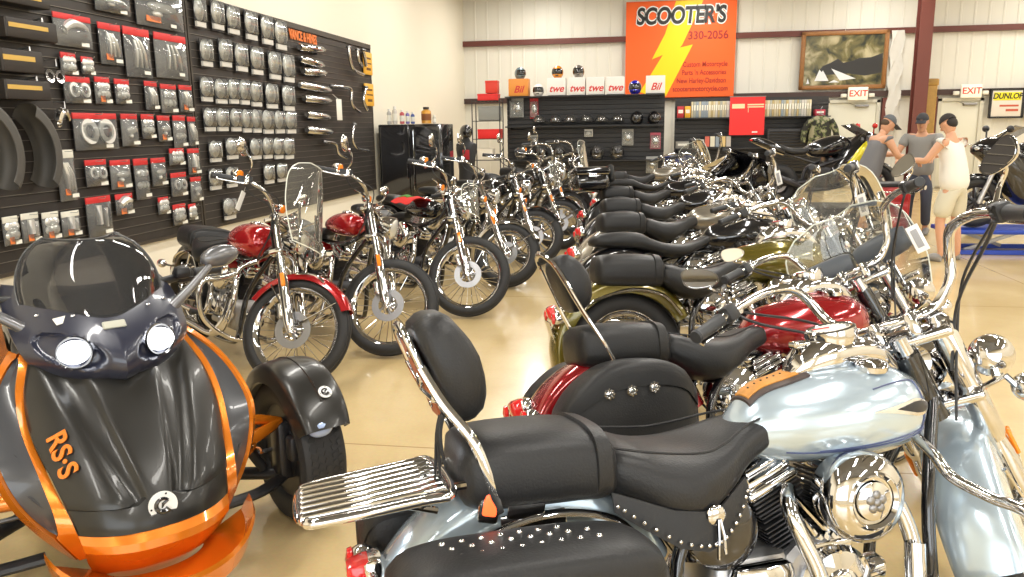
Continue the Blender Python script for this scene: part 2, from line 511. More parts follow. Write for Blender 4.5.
def motorcycle(label, cat, loc, yaw, lean=.17, steer=.6, cfg=None, group=None, name='motorcycle'):
    cfg = cfg or {}; g = cfg.get
    t = thing(name, label, cat, (loc[0], loc[1], 0), group=group, rot=(-lean, 0, yaw))
    sc = g('scale', 1); t.scale = (sc, sc, sc)
    P = g('paint', BLACKGLOSS); P2 = g('paint2', P); typ = g('type', 'softail')
    rk = rad(g('rake', 28)); x0 = g('x0', 1.72)
    S = steer_mtx(steer, rk, x0)
    FR = g('fr', .33); RR = g('rr', .33); ftr = g('ftr', .06); rtr = g('rtr', .07)
    xa = lambda z, off=0: x0 - z * math.tan(rk) + off / math.cos(rk)
    off = .05
    fx = xa(FR, off)
    # wheels
    wheel(t, 'front_wheel', (fx, 0, FR), FR, ftr, g('wheel', 'spoke'), S, g('ww'), detail=g('detail', 1), rimmat=g('rimmat'))
    wheel(t, 'rear_wheel', (0, 0, RR), RR, rtr, g('rwheel', g('wheel', 'spoke')), None, g('ww'), detail=g('detail', 1), disc=-.08, rimmat=g('rimmat'))
    # fork
    topz = g('forktop', 1.0)
    def fork():
        m = M()
        for s in (-1, 1):
            y = s * .105
            m.cyl((xa(.62, off), y, .62), (xa(topz, off), y, topz), .024, n=16)
            m.cyl((xa(topz, off), y, topz), (xa(topz + .012, off), y, topz + .012), .029, .02, n=16)
            m.tube([(xa(FR - .03, off), y, FR - .03), (xa(FR + .03, off), y, FR + .03), (xa(.60, off), y, .60), (xa(.64, off), y, .64)], [.022, .034, .034, .029], 16)
        for z in (.78, topz - .03):
            m.rbox((xa(z, off * .6), 0, z), (.09, .28, .03), .012, Ry(-rk), 3)
        m.cyl((xa(.76), 0, .76), (xa(topz - .02), 0, topz - .02), .028)
        m.cyl((fx, -.13, FR), (fx, .13, FR), .014)
        return m
    fk = part('fork', fork, g('forkmat', CHROME), t, ('fork', rk, x0, topz, FR, id(g('forkmat'))), S)
    if g('covers'):   # wide shrouds over the upper tubes
        def cov():
            m = M()
            for s in (-1, 1):
                m.cut()
                m.tube([(xa(.64, off), s * .105, .64), (xa(.66, off), s * .105, .66), (xa(.95, off), s * .105, .95), (xa(.97, off), s * .105, .97)], [.03, .036, .036, .03], 18)
            return m
        part('fork_cover', cov, CHROME, fk, ('cov', rk, x0))
    def cal():
        m = M()
        m.rbox((fx - .10, -.085, FR + .09), (.05, .05, .10), .014, Ry(-.5), 2); return m
    part('brake_caliper', cal, g('calmat', CHROME2), fk, ('cal', fx, FR))
    if g('reflector', 1):
        def rf():
            m = M()
            for s in (-1, 1): m.cut(); m.rbox((xa(.62, off + .01), s * .142, .62), (.028, .012, .085), .005, Ry(-rk))
            return m
        part('fork_reflector', rf, AMBER, fk, ('refl', rk, x0))
    # front fender
    ff = g('ffender', 'classic')
    if ff != 'none':
        a0, a1, w, sk = {'classic': (5, 182, .19, .085), 'short': (45, 150, .12, .01), 'thin': (35, 160, .125, .015)}[ff]
        def fe():
            m = M(); R = FR + .028 + .06 * (ff == 'classic')
            m.arc_sweep(fender_sec(R, w, sk), (fx, 0, FR), a0, a1, 28)
            return m
        f_ = part('front_fender', fe, P, t, ('ff', ff, FR, fx), S)
        def st():
            m = M()
            for s in (-1, 1):
                m.cut()
                R = FR + .03
                m.tube([(fx + R * math.cos(rad(40)) * .75, s * (w / 2 + .006), FR + R * .60), (fx, s * (w / 2 + .012), FR + .02)], .006, 8)
                m.tube([(fx - R * .62, s * (w / 2 + .006), FR + R * .62), (fx, s * (w / 2 + .012), FR + .02)], .006, 8)
                m.tube([(fx - .1, s * (w / 2 + .008), FR + R * .9), (fx + .02, s * (w / 2 + .014), FR + R * .96), (fx + .1, s * (w / 2 + .008), FR + R * .88)], .008, 8, 4)
            return m
        part('fender_stay', st, CHROME, f_, ('ffst', ff, FR, fx))
    # rear fender
    rfm = P2; ra0, ra1 = g('rfarc', (28, 192))
    def rf_():
        m = M(); m.arc_sweep(fender_sec(RR + .085, .225, .05, crown=.045), (0, 0, RR), ra0, ra1, 30); return m
    rfo = part('rear_fender', rf_, g('rfpaint', P), t, ('rf', RR, ra0, ra1))
    def strut():
        m = M()
        for s in (-1, 1):
            m.cut()
            m.tube([(.30, s * .125, .52), (.20, s * .13, RR + .30), (.02, s * .132, RR + .335), (-.18, s * .13, RR + .28), (-.24, s * .128, RR + .22)], [.016, .02, .02, .017, .012], 10, 6, flat=.5)
        return m
    part('fender_strut', strut, CHROME, rfo, ('strut', RR))
    # frame
    def fr():
        m = M()
        for s in (-1, 1):
            m.tube([(xa(.80), s * .02, .80), (1.13, s * .10, .52), (1.10, s * .13, .24), (1.0, s * .14, .17), (.55, s * .14, .17), (.38, s * .14, .26), (.36, s * .13, .5), (.50, s * .08, .68)], .018, 10, 5)
            m.tube([(.40, s * .12, .36), (.2, s * .13, .34), (0, s * .13, RR)], [.026, .022, .026], 10)
        m.tube([(xa(.82), 0, .86), (.95, 0, .72), (.6, 0, .70), (.35, 0, .66), (.28, 0, .62)], .022, 10, 5)
        m.cyl((xa(.74), 0, .74), (xa(.93), 0, .93), .036)
        m.cyl((0, -.16, RR), (0, .16, RR), .016)
        return m
    part('frame', fr, g('framemat', BLACKGLOSS), t, ('frame', rk, x0, RR))
    engine(t, cfg)
    exhausts(t, cfg)
    def oil():
        m = M()
        for s in (-1, 1): m.lathe([(.09, 0), (.098, .01), (.095, .035), (.06, .05), (.001, .052)], (.50, s * .08, .545), (0, s, 0), 24)
        m.rbox((.50, 0, .545), (.22, .2, .18), .05, None, 3)
        return m
    part('oil_tank', oil, g('oilmat', CHROME), t, ('oil',))
    # fuel tank
    tt = g('tank', 'fat'); tab = TANKS[tt]
    tk = part('fuel_tank', lambda: loft_tab(tab, M(), 2.1, 40, 30), P, t, ('tank', tt), sharp=60)
    def cap():
        m = M()
        for s in ((-1, 1) if tt == 'fat' else (-1,)):
            m.cut()
            hw, zb, zt = interp(tab, .98); y = s * (.085 if tt == 'fat' else .0)
            o = V((.98 if tt == 'fat' else .93, y, zt - (.006 if tt == 'fat' else .002)))
            m.lathe([(.042, -.012), (.044, .004), (.038, .012), (.02, .017), (.001, .018)], o, (0, -s * .0 + y * 2, 1), 28)
        return m
    part('fuel_cap', cap, CHROME, tk, ('cap', tt))
    if tt == 'fat':
        def con():
            m = M()
            tb = [(.775, .022, .88, .93), (.80, .045, .89, .96), (.84, .060, .895, .99), (.90, .068, .90, 1.005), (.98, .06, .91, 1.0), (1.06, .042, .90, .975), (1.12, .02, .87, .925)]
            loft_tab(tb, m, 2.6, 24, 18)
            m.lathe([(.064, -.03), (.07, -.005), (.068, .012), (.062, .016), (.056, .012), (.05, .011)], (.92, 0, 1.01), (-.18, 0, 1), 36)
            m.rbox((.82, 0, .985), (.05, .035, .02), .005)
            return m
        cn = part('tank_console', con, CHROME, tk, ('con',))
        def dial():
            m = M(); ax = V((-.18, 0, 1)).normalized(); o = V((.92, 0, 1.01)) + ax * .0125
            m.mat(0).lathe([(.054, -.003), (.054, .0005), (.001, .0008)], o, ax, 32)
            m.mat(1)
            for i in range(18):
                a = rad(-50 + i * 280 / 17); u = V((math.cos(a) * .984, math.sin(a), math.cos(a) * .18))
                m.tube([o + u * .044 + ax * .0012, o + u * .052 + ax * .0012], .0012, 4)
            m.mat(2).tube([o + ax * .003, o + V((-.04, .02, -.006)) + ax * .003], .0018, 5)
            return m
        part('speedometer_dial', dial, [mat('dial_face', (.75, .74, .66), .35), BLACKPL, REDLENS], cn, ('dial',))
    badge = g('badge')
    if badge:
        def bd():
            m = M(); xs = [.91 + .213 * i / 16 for i in range(17)]
            hfun = lambda x: max(.01, .17 * min(1, ((x - .90) / .15)) ** 1.3 * math.sqrt(max(0, min(1, (1.125 - x) / .05))))
            for s in (-1, 1):
                m.cut()
                def an(x): 
                    h = hfun(x); c = rad(8); A = [c + h * (k / 3 - 1) for k in range(7)]
                    return A if s > 0 else [pi - a for a in A]
                q = tank_patch(tab, xs, an, .006); m._add(q.v, q.f)
            return m
        em0 = part('tank_emblem', bd, CHROME2, tk, ('badge', tt))
        def bd2():
            m = M()
            for s in (-1, 1):
                m.cut()
                def an(x):
                    h = .11 * min(1, max(0, (x - .98) / .07)) * math.sqrt(max(0, min(1, (1.115 - x) / .04))) + .004; A = [rad(8) + h * (k / 3 - 1) for k in range(7)]
                    return A if s > 0 else [pi - a for a in A]
                q = tank_patch(tab, [.98 + .13 * i / 10 for i in range(11)], an, .008); m._add(q.v, q.f)
            return m
        part('emblem_relief', bd2, DARKMET, em0, ('badge2', tt))
    if g('pin'):
        def pn():
            m = M()
            def line(fn, n=26, r=.0022):
                for s in (-1, 1):
                    pts = []
                    for i in range(n):
                        x, a = fn(i / (n - 1)); hw, zb, zt = interp(tab, x); zc = (zb + zt) / 2; hh = (zt - zb) / 2; c = math.cos(a); s2 = math.sin(a)
                        pts.append(V((x, s * abs(c) ** (2 / 2.1) * (hw + .0008), zc + math.copysign(abs(s2) ** (2 / 2.1), s2) * (hh + .0008))))
                    m.tube(pts, r, 5)
            line(lambda u: (.70 + .41 * u, rad(-38 + 10 * u)))
            line(lambda u: (.78 + .32 * u, rad(-34 + 12 * u)))
            line(lambda u: (1.11 - .03 * (1 - u) ** 2 - .02 * u, rad(-30 + 75 * u)))
            line(lambda u: (1.09 - .16 * u, rad(45 - 12 * u)))
            return m
        part('pinstripe', pn, g('pin'), tk, ('pin', tt))
    if g('strap'):
        def sp():
            xs = [.63 + .175 * i / 10 for i in range(11)]
            return tank_patch(tab, xs, lambda x: [rad(90 + 27 * (k / 4 - 1) * (.11 / max(.05, interp(tab, x)[0])) ** .6) for k in range(9)], .007)
        s0 = part('tank_strap', sp, mat('dark_brown_leather', (.07, .05, .045), .5, bump=.4), tk, ('strap',))
        def sp2():
            xs = [.635 + .15 * i / 10 for i in range(11)]
            m = tank_patch(tab, xs, lambda x: [rad(90 + 17 * (k / 4 - 1) * (.11 / max(.05, interp(tab, x)[0])) ** .6) for k in range(9)], .010)
            return m
        part('tan_inlay', sp2, TAN, s0, ('strap2',))
        def sp3():
            m = M()
            for i in range(7):
                x = .655 + .02 * i; hw, zb, zt = interp(tab, x); m.ball((x, 0, zt + .011), (.0035, .0035, .002), 6, 4)
            return m
        part('strap_eyelets', sp3, BLACKPL, s0, ('strap3',))
    # seat
    se = g('seat', 'classic'); lm = g('leather', LEATHER)
    if se in ('classic', 'solo'):
        def seat():
            m = M()
            tb = [(.185, .13, .70, .775), (.20, .155, .69, .80), (.25, .175, .655, .80), (.33, .20, .61, .775), (.42, .205, .60, .765), (.50, .175, .64, .775), (.58, .125, .69, .80), (.66, .09, .725, .815), (.715, .06, .745, .805), (.735, .03, .76, .785)]
            loft_tab(tb, m, 2.9, 44, 30); return m
        so = part('rider_seat', seat, lm, t, ('seat',), sharp=70)
        def pip():
            m = M()
            for s in (-1, 1):
                m.cut()
                m.tube([(.20, s * .135, .803), (.30, s * .165, .785), (.42, s * .172, .772), (.50, s * .145, .783), (.58, s * .10, .805), (.66, s * .07, .817)], .0035, 6, 5)
            return m
        part('seam', pip, lm, so, ('pip',))
        if g('studs'):
            def skirt():
                m = M()
                for s in (-1, 1):
                    m.cut()
                    rows = []
                    for (x, zt, zb, y) in ((.19, .70, .655, .16), (.25, .68, .615, .185), (.33, .65, .565, .208), (.40, .64, .548, .214), (.45, .64, .56, .206), (.50, .67, .60, .186), (.55, .69, .655, .155)):
                        rows.append([V((x, s * (y - .012), zt)), V((x, s * y, (zt + zb) / 2)), V((x, s * (y + .004), zb)), V((x, s * (y - .004), zb)), V((x, s * (y - .01), (zt + zb) / 2)), V((x, s * (y - .02), zt))])
                    m.rings(rows)
                return m
            sk = part('seat_skirt', skirt, lm, so, ('skirt',))
            def studs():
                m = M()
                for s in (-1, 1):
                    m.cut()
                    pts, _ = spline([V(p) for p in ((.195, s * .172, .672), (.25, s * .195, .632), (.33, s * .215, .582), (.40, s * .221, .564), (.45, s * .213, .575), (.50, s * .193, .615), (.54, s * .165, .662))], [0] * 7, 3)
                    for p in pts: m.cut().ball(p, .0055, 8, 6)
                    m.cut().ball((.43, s * .206, .628), (.026, .008, .026), 14, 8)
                    m.tube([(.43, s * .214, .62), (.425, s * .222, .58), (.42, s * .226, .53)], .004, 6)
                    m.tube([(.435, s * .214, .62), (.44, s * .222, .58), (.44, s * .224, .54)], .004, 6)
                return m
            part('stud', studs, CHROME, sk, ('studs',))
    if se == 'classic':
        def pil():
            m = M(); px = g('pilx', 0)
            tb = [(-.165, .09, .725, .80), (-.158, .135, .70, .835), (-.12, .160, .682, .857), (0, .170, .675, .862), (.12, .170, .672, .856), (.19, .165, .672, .838), (.215, .14, .69, .81), (.222, .11, .71, .78)]
            loft_tab(tb, m, 3.2, 44, 28)
            return m
        po = part('passenger_seat', pil, lm, t, ('pil',), sharp=70)
        def strap():
            m = M(); pts = superring(.165, .167, .69, .836, 3.2, 40)
            pts2 = superring(.205, .155, .69, .822, 3.2, 40)
            o = [superring(x, w + .010, b - .024, tp + .022, 3.2, 40) for (x, w, b, tp) in ((.150, .162, .70, .832), (.153, .166, .698, .838), (.19, .160, .698, .829), (.193, .156, .70, .823))]
            m.rings(o); return m
        part('grab_strap', strap, lm, po, ('gstrap',))
    if se == 'slim':
        def seat():
            m = M()
            tb = [(-.20, .05, .76, .80), (-.17, .09, .75, .825), (-.05, .12, .735, .845), (.12, .135, .72, .84), (.20, .15, .70, .80), (.30, .165, .67, .765), (.42, .165, .66, .755), (.53, .12, .70, .775), (.62, .08, .74, .81), (.68, .05, .765, .81)]
            loft_tab(tb, m, 2.8, 36, 36); return m
        part('seat', seat, lm, t, ('slim',), sharp=70)
    # backrest
    br = g('backrest')
    if br:
        def bar():
            m = M()
            for s in (-1, 1):
                m.tube([(-.085, s * .150, .69), (-.105, s * .158, .77), (-.135, s * .152, .86), (-.195, s * .125, .95), (-.235, s * .10, 1.03)] if br == 'pad' else [(-.02, s * .15, .68), (-.07, s * .160, .78), (-.14, s * .145, .91), (-.22, s * .11, 1.08), (-.255, s * .06, 1.14), (-.262, 0, 1.155)], .0125, 10, 6, flat=.7)
            if br == 'pad':
                m.tube([(-.235, -.10, 1.03), (-.262, -.08, 1.10), (-.27, 0, 1.125), (-.262, .08, 1.10), (-.235, .10, 1.03)], .010, 10, 6)
                m.rbox((-.205, 0, .955), (.02, .2, .02), .006)
            return m
        b = part('backrest_frame', bar, CHROME, t, ('bar', br))
        def pad():
            m = M(); R = Ry(-.36)
            rg = []
            c = V((-.165, 0, 1.02) if br == 'pad' else (-.15, 0, 1.03))
            H2, W2 = (.14, .135) if br == 'pad' else (.12, .11)
            for (x, k) in ((-.045, .80), (-.036, .93), (-.01, 1), (.02, 1), (.045, .93), (.058, .8), (.064, .5)):
                r_ = []
                for j in range(36):
                    a = 2 * pi * j / 36; cc = math.cos(a); s_ = math.sin(a)
                    y = math.copysign(abs(cc) ** .52, cc) * W2 * k; z = math.copysign(abs(s_) ** .52, s_) * H2 * k
                    y *= 1 - .18 * (z / H2) * (1 if z < 0 else .6) * -1 if z < 0 else 1 - .12 * (z / H2)
                    bulge = .012 * math.cos(z / H2 * 3)
                    r_.append(c + R @ V((x + (bulge if x > 0 else 0), y, z)))
                rg.append(r_)
            m.rings(rg); return m
        part('backrest_pad', pad, lm, b, ('pad', br), sharp=70)
        if br == 'pad':
            def plate():
                m = M(); R = Ry(-.36); c = V((-.165, 0, 1.01)) + R @ V((-.05, 0, 0))
                poly = [(-.065, -.095), (.065, -.095), (.09, .05), (.06, .105), (-.06, .105), (-.09, .05)]
                for i in range(6):
                    a = poly[i]; b_ = poly[(i + 1) % 6]
                    m.tube([c + R @ V((-.004, a[0], a[1])), c + R @ V((-.004, b_[0], b_[1]))], .0045, 8)
                m.ball(c + R @ V((-.012, 0, .005)), (.01, .026, .026), 14, 8)
                for z_ in (.07, -.06): m.ball(c + R @ V((-.012, 0, z_)), (.006, .012, .012), 10, 6)
                return m
            pl = part('backrest_trim', plate, CHROME, b, ('plate',))
            def pl2():
                m = M(); R = Ry(-.36); c = V((-.165, 0, 1.01)) + R @ V((-.048, 0, 0))
                poly = [(-.065, -.095), (.065, -.095), (.09, .05), (.06, .105), (-.06, .105), (-.09, .05)]
                m.prism([c + R @ V((-.014, a, b_)) for a, b_ in poly], R @ V((.006, 0, 0))); return m
            part('leather_inlay', pl2, mat('rust_leather', (.36, .10, .035), .5, bump=.4), pl, ('plate2',))
            def tas():
                m = M(); R = Ry(-.36); c = V((-.165, 0, 1.01))
                for k, y in enumerate((-.085, -.07, -.055)):
                    p = c + R @ V((-.055, y, -.08)); m.tube([p, p + V((-.012, 0, -.05)), p + V((-.002 - .012 * k, 0, -.13 - .02 * k))], [.005, .006, .002], 6, 4)
                return m
            part('leather_tassel', tas, lm, b, ('tassel',))
            def brk():
                m = M()
                for s in (-1, 1):
                    m.cut()
                    m.rbox((-.015, s * .137, .70), (.09, .012, .08), .005, Ry(.2), 2)
                    m.rbox((.0, s * .13, .655), (.16, .012, .04), .004, None, 2)
                return m
            part('sissy_bar_bracket', brk, CHROME, b, ('brk',))
            def mk():
                m = M()
                for s in (-1, 1): m.cut(); m.rbox((-.10, s * .152, .73), (.034, .016, .09), .006, Ry(.25), 2)
                return m
            part('side_marker', mk, mat('lit_red_marker', (.9, .12, .04), .2, emit=(1, .12, .03), es=2.5), b, ('mk',))
            def mkh():
                m = M()
                for s in (-1, 1): m.cut(); m.rbox((-.10, s * .145, .73), (.05, .018, .125), .008, Ry(.25), 2)
                return m
            part('marker_housing', mkh, CHROME, b, ('mkh',))
    if g('rack'):
        def rk_():
            m = M(); z = .738; R = Ry(-.09)
            c = V((-.36, 0, z))
            def q(x, y, zz=0): return c + R @ V((x, y, zz))
            m.tube([q(-.15, -.13), q(-.165, -.08), q(-.165, .08), q(-.15, .13), q(-.12, .16), q(.10, .17), q(.17, .15), q(.17, -.15), q(.10, -.17), q(-.12, -.16)], .012, 10, 5, closed=True)
            for i in range(7):
                y = -.126 + .042 * i
                m.rbox(q(.0, y, .004), (.33, .028, .026), .011, R, 2)
            for s in (-1, 1):
                m.tube([q(.17, s * .12), q(.22, s * .128, .0), (-.10, s * .132, .80)], .010, 8)
                m.tube([q(.05, s * .12, -.01), (-.22, s * .10, .70)], .009, 8)
            return m
        part('luggage_rack', rk_, CHROME, t, ('rack',))
    # saddlebags
    bag = g('bag')
    if bag:
        def mkbag(s, lid):
            m = M(); tb = []
            if bag == 'flat':
                prof = [(-.38, .05, .39, .57), (-.36, .085, .35, .63), (-.30, .105, .31, .668), (-.1, .11, .29, .675), (.12, .108, .30, .665), (.20, .095, .33, .64), (.225, .06, .37, .60)]
            else:
                prof = [(-.33, .04, .40, .50), (-.31, .07, .36, .55), (-.24, .095, .33, .63), (-.12, .105, .31, .70), (.04, .105, .31, .71), (.16, .09, .34, .67), (.215, .055, .40, .60)]
            yc = s * (.305 if bag == 'flat' else .275)
            for i in range(25):
                x = prof[0][0] + (prof[-1][0] - prof[0][0]) * i / 24; hw, zb, zt = interp(prof, x)
                if lid: rg = superring(x, hw + .007, zt - .10, zt + .006, 3.4, 32, yc)
                else: rg = superring(x, hw, zb, zt, 3.4, 32, yc)
                if lid:
                    for p in rg: 
                        if p.z < zt - .06: p.z = zt - .06 - abs(math.sin((x + .42) * 4.5)) * .035 * (1 if p.y * s > abs(yc) else .2)
                tb.append(rg)
            m.rings(tb); return m
        for s in (-1, 1):
            b = part('saddlebag', lambda: mkbag(s, 0), lm, t, ('bag', bag, s), sharp=70)
            l = part('bag_lid', lambda: mkbag(s, 1), lm, b, ('lid', bag, s), sharp=70)
            def seam():
                m = M()
                for yy in ((.0,) if bag == 'flat' else ()):
                    m.tube([(-.36, s * .402, .56), (-.2, s * .415, .60), (0, s * .417, .60), (.16, s * .405, .57)], .003, 6, 5)
                    m.tube([(-.36, s * .40, .40), (-.2, s * .41, .36), (0, s * .41, .36), (.16, s * .40, .39)], .003, 6, 5)
                return m
            part('stitched_seam', seam, lm, b, ('bseam', bag, s)) if bag == 'flat' else None
            def st2():
                m = M()
                if bag == 'flat':
                    for i in range(8):
                        for j in range(3):
                            if (i == 7 and j == 0): continue
                            x = -.24 + .042 * i + .014 * j; y = s * (.27 + .036 * j)
                            m.cut().ball((x, y, .682 - (.004 if j == 2 else 0) - abs(x + .1) * .02), (.0075, .0075, .006), 8, 6)
                    m.cut().ball((.05, s * .415, .60), (.028, .008, .028), 14, 8)
                else:
                    for i in range(3):
                        x = -.14 + .085 * i
                        m.cut().ball((x, s * .380, .60 + .006 * i), (.020, .012, .020), 14, 8)
                        for k in range(8):
                            a = 2 * pi * k / 8; m.ball((x + .016 * math.cos(a), s * .388, .60 + .006 * i + .016 * math.sin(a)), .006, 6, 4)
                return m
            part('concho', st2, CHROME, b, ('concho', bag, s))
    # tail light & plate
    def tl():
        m = M(); a = rad(150); R = RR + .085
        c = V((R * math.cos(a), 0, RR + R * math.sin(a)))
        m.rbox(c + V((-.03, 0, .01)), (.07, .09, .075), .02, Ry(-.3), 3); return m
    tlo = part('tail_light', tl, REDLENS, t, ('tl', RR))
    def tlb():
        m = M(); a = rad(150); R = RR + .085
        c = V((R * math.cos(a), 0, RR + R * math.sin(a)))
        m.rbox(c + V((.0, 0, .01)), (.06, .10, .085), .02, Ry(-.3), 3)
        m.rbox(c + V((-.045, 0, -.10)), (.008, .19, .13), .003, Ry(-.25))
        for s in (-1, 1): m.tube([c + V((-.0, 0, -.03)), c + V((-.03, s * .10, -.03)), c + V((-.03, s * .15, -.02))], .009, 8, 4)
        return m
    part('tail_light_housing', tlb, CHROME, tlo, ('tlb', RR))
    def rsig():
        m = M(); a = rad(150); R = RR + .085
        c = V((R * math.cos(a), 0, RR + R * math.sin(a)))
        for s in (-1, 1): m.cut(); m.mat(0).ball(c + V((-.02, s * .17, -.015)), (.04, .034, .034), 14, 8); m.mat(1).lathe([(.031, 0), (.028, -.012), (.001, -.018)], c + V((-.045, s * .17, -.015)), (1, 0, 0), 16)
        return m
    part('rear_turn_signal', rsig, [CHROME, REDLENS], t, ('rsig', RR))
    if g('braids'):
        pass
    # headlight
    hl = g('head', 'big'); hx = xa(.90, off) + .10; hr = .095 if hl == 'big' else .075
    if hl != 'none':
        def hd():
            m = M(); o = V((hx + .02, 0, .90))
            m.lathe([(.001, -.13), (hr * .5, -.12), (hr * .85, -.08), (hr, -.03), (hr * 1.03, 0), (hr * 1.05, .015), (hr * .97, .022)], o, (1, 0, -.05), 30)
            m.tube([(hx - .10, 0, .86), (hx - .02, 0, .83), (hx, 0, .84)], .014, 8)
            return m
        h = part('headlight', hd, g('headmat', CHROME), t, ('hd', hx, hr), S)
        part('headlight_lens', lambda: M().lathe([(hr * .97, .018), (hr * .8, .03), (hr * .4, .038), (.001, .04)], (hx + .02, 0, .90), (1, 0, -.05), 28), LENS, h, ('hdl', hx, hr))
    if g('nacelle'):
        def nc():
            m = M()
            m.lathe([(.001, -.20), (.06, -.19), (.12, -.13), (.15, -.06), (.15, 0), (.13, .01)], (hx, 0, .90), (1, 0, 0), 28)
            return m
        part('headlight_nacelle', nc, CHROME, h, ('nac', hx))
    if g('passing'):
        def ps():
            m = M()
            m.tube([(hx - .06, -.20, .80), (hx - .05, -.1, .78), (hx - .05, .1, .78), (hx - .06, .20, .80)], .009, 8, 5)
            for s in (-1, 1):
                m.tube([(hx - .06, s * .18, .80), (hx - .03, s * .18, .85)], .012, 8)
                m.lathe([(.001, -.09), (.035, -.08), (.055, -.045), (.06, -.01), (.062, .005), (.055, .01)], (hx + .02, s * .18, .865), (1, 0, -.05), 24)
                m.tube([(hx - .06, s * .20, .80), (hx - .05, s * .215, .765)], .009, 8)
                m.ball((hx - .02, s * .235, .755), (.05, .04, .04), 16, 10)
            return m
        pso = part('passing_lamp', ps, CHROME, t, ('pass', hx), S)
        part('passing_lamp_lens', lambda: M().lathe([(.055, .006), (.04, .018), (.001, .022)], (hx + .02, -.18, .865), (1, 0, -.05), 20).lathe([(.055, .006), (.04, .018), (.001, .022)], (hx + .02, .18, .865), (1, 0, -.05), 20), LENS, pso, ('passl', hx))
    else:
        def fs():
            m = M()
            for s in (-1, 1):
                m.cut()
                if g('tank') == 'peanut' or g('sighi'):
                    c = V((g('hbx', .93) + .09, s * .31, g('hbz', 1.12) + .035))
                else: c = V((hx - .04, s * .20, .80))
                m.mat(0).tube([(c.x - .03, s * .13, c.z + .0), (c.x, s * .16, c.z), tuple(c)], .007, 8)
                m.ball(c, (.036, .03, .03), 14, 8)
                m.mat(1).lathe([(.03, 0), (.028, .012), (.001, .02)], c + V((.022, 0, 0)), (1, 0, 0), 16)
            return m
        part('front_turn_signal', fs, [CHROME, AMBER], t, ('fs', hx, g('tank'), g('sighi'), g('hbz', 1.12)), S)
    # handlebar
    hb = g('bar', 'beach'); bx = xa(topz, off * .3); bz = topz
    HB = {'beach': [(bx + .02, .05, bz + .02), (bx + .045, .11, bz + .03), (bx + .05, .175, bz + .09), (bx + .03, .205, bz + .17), (bx - .02, .235, bz + .215), (bx - .10, .30, bz + .215), (bx - .24, .37, bz + .17), (bx - .38, .425, bz + .12)],
          'ape': [(bx, .05, bz + .02), (bx + .03, .12, bz + .05), (bx + .02, .25, bz + .25), (bx - .03, .31, bz + .31), (bx - .12, .36, bz + .29), (bx - .27, .42, bz + .25)],
          'low': [(bx, .05, bz + .02), (bx + .02, .12, bz + .05), (bx + .0, .22, bz + .10), (bx - .06, .30, bz + .12), (bx - .14, .36, bz + .11), (bx - .27, .42, bz + .085)],
          'drag': [(bx, .05, bz + .05), (bx - .02, .2, bz + .05), (bx - .08, .32, bz + .05), (bx - .16, .42, bz + .05)]}[hb]
    kb = ('hb', hb, bx, bz)
    def bars():
        m = M(); L = [V((x, -y, z)) for x, y, z in reversed(HB)] + [V(p) for p in HB]
        m.tube(L, .0145 if hb == 'beach' else .0127, 12, 6)
        for s in (-1, 1): m.rbox((bx + .0, s * .05, bz + .0), (.04, .035, .07), .01, None, 2)
        return m
    hbo = part('handlebar', bars, g('barmat', CHROME), t, kb, S)
    pe = V(HB[-1]); pd = V(HB[-2]); dr = (pe - pd).normalized()
    def mir(v, s): return V((v.x, v.y * s, v.z))
    for s in (-1, 1):
        def gr():
            m = M(); a = mir(pe - dr * .13, s); b = mir(pe + dr * .0, s); d = (b - a)
            m.lathe([(.017, 0), (.0205, .004), (.019, .012), (.019, d.length - .012), (.021, d.length - .008), (.018, d.length), (.001, d.length + .001)], a, d, 18)
            for i in range(6):
                pass
            return m
        part('grip', gr, g('gripmat', GRIP), hbo, ('grip', kb, s))
        def sw():
            m = M(); a = mir(pe - dr * .175, s); dd = mir(dr, s).normalized(); q = dd.to_track_quat('Z', 'Y').to_matrix()
            m.rbox(a, (.042, .05, .05), .01, q, 2)
            m.rbox(a + dd * -.012 + V((.022, 0, .0)), (.03, .03, .035), .008, q, 2)
            for k in range(3): m.rbox(a + q @ V((-.021, -.018 + .018 * k, .0)), (.01, .01, .018), .003, q)
            m.rbox(a + dd * -.04 + V((.01, 0, .012)), (.03, .035, .03), .008, q, 2)
            return m
        part('switch_housing', sw, g('swmat', BLACKPL), hbo, ('sw', kb, s))
        def lv():
            m = M(); a = mir(pe - dr * .19, s); dd = mir(dr, s).normalized(); fw = V((.05, 0, -.012))
            m.tube([a + fw * .5, a + fw + dd * .02, a + fw * 1.15 + dd * .09, a + fw * 1.0 + dd * .18, a + fw * 1.1 + dd * .205], [.008, .008, .007, .006, .009], 8, 4, flat=.6)
            m.rbox(a + fw * .4 + V((.0, 0, .014)), (.045, .05, .032), .01, dd.to_track_quat('Z', 'Y').to_matrix(), 2)
            return m
        part('control_lever', lv, g('levmat', CHROME), hbo, ('lv', kb, s))
        if g('mirrors', 1):
            def mi():
                m = M(); a = mir(pe - dr * .19, s) + V((0, 0, .02)); hi_ = g('mirz', .15); mo = V(g('mo', (-.02, .10, hi_)))
                c = a + V((mo.x, s * mo.y, mo.z))
                m.tube([a, a + V((.03, s * .02, hi_ * .4)), a + V((.02, s * .05, hi_ * .75)), c], [.007, .006, .006, .006], 8, 5)
                q = mirror_rot(s)
                rg = []
                for (x_, k) in ((.020, .25), (.017, .7), (.008, .95), (0, 1.03), (-.006, 1.03), (-.006, .93)):
                    rg.append([c + q @ V((x_, p[0] * k, p[1] * k)) for p in mirror_out(s)])
                m.rings(rg); return m
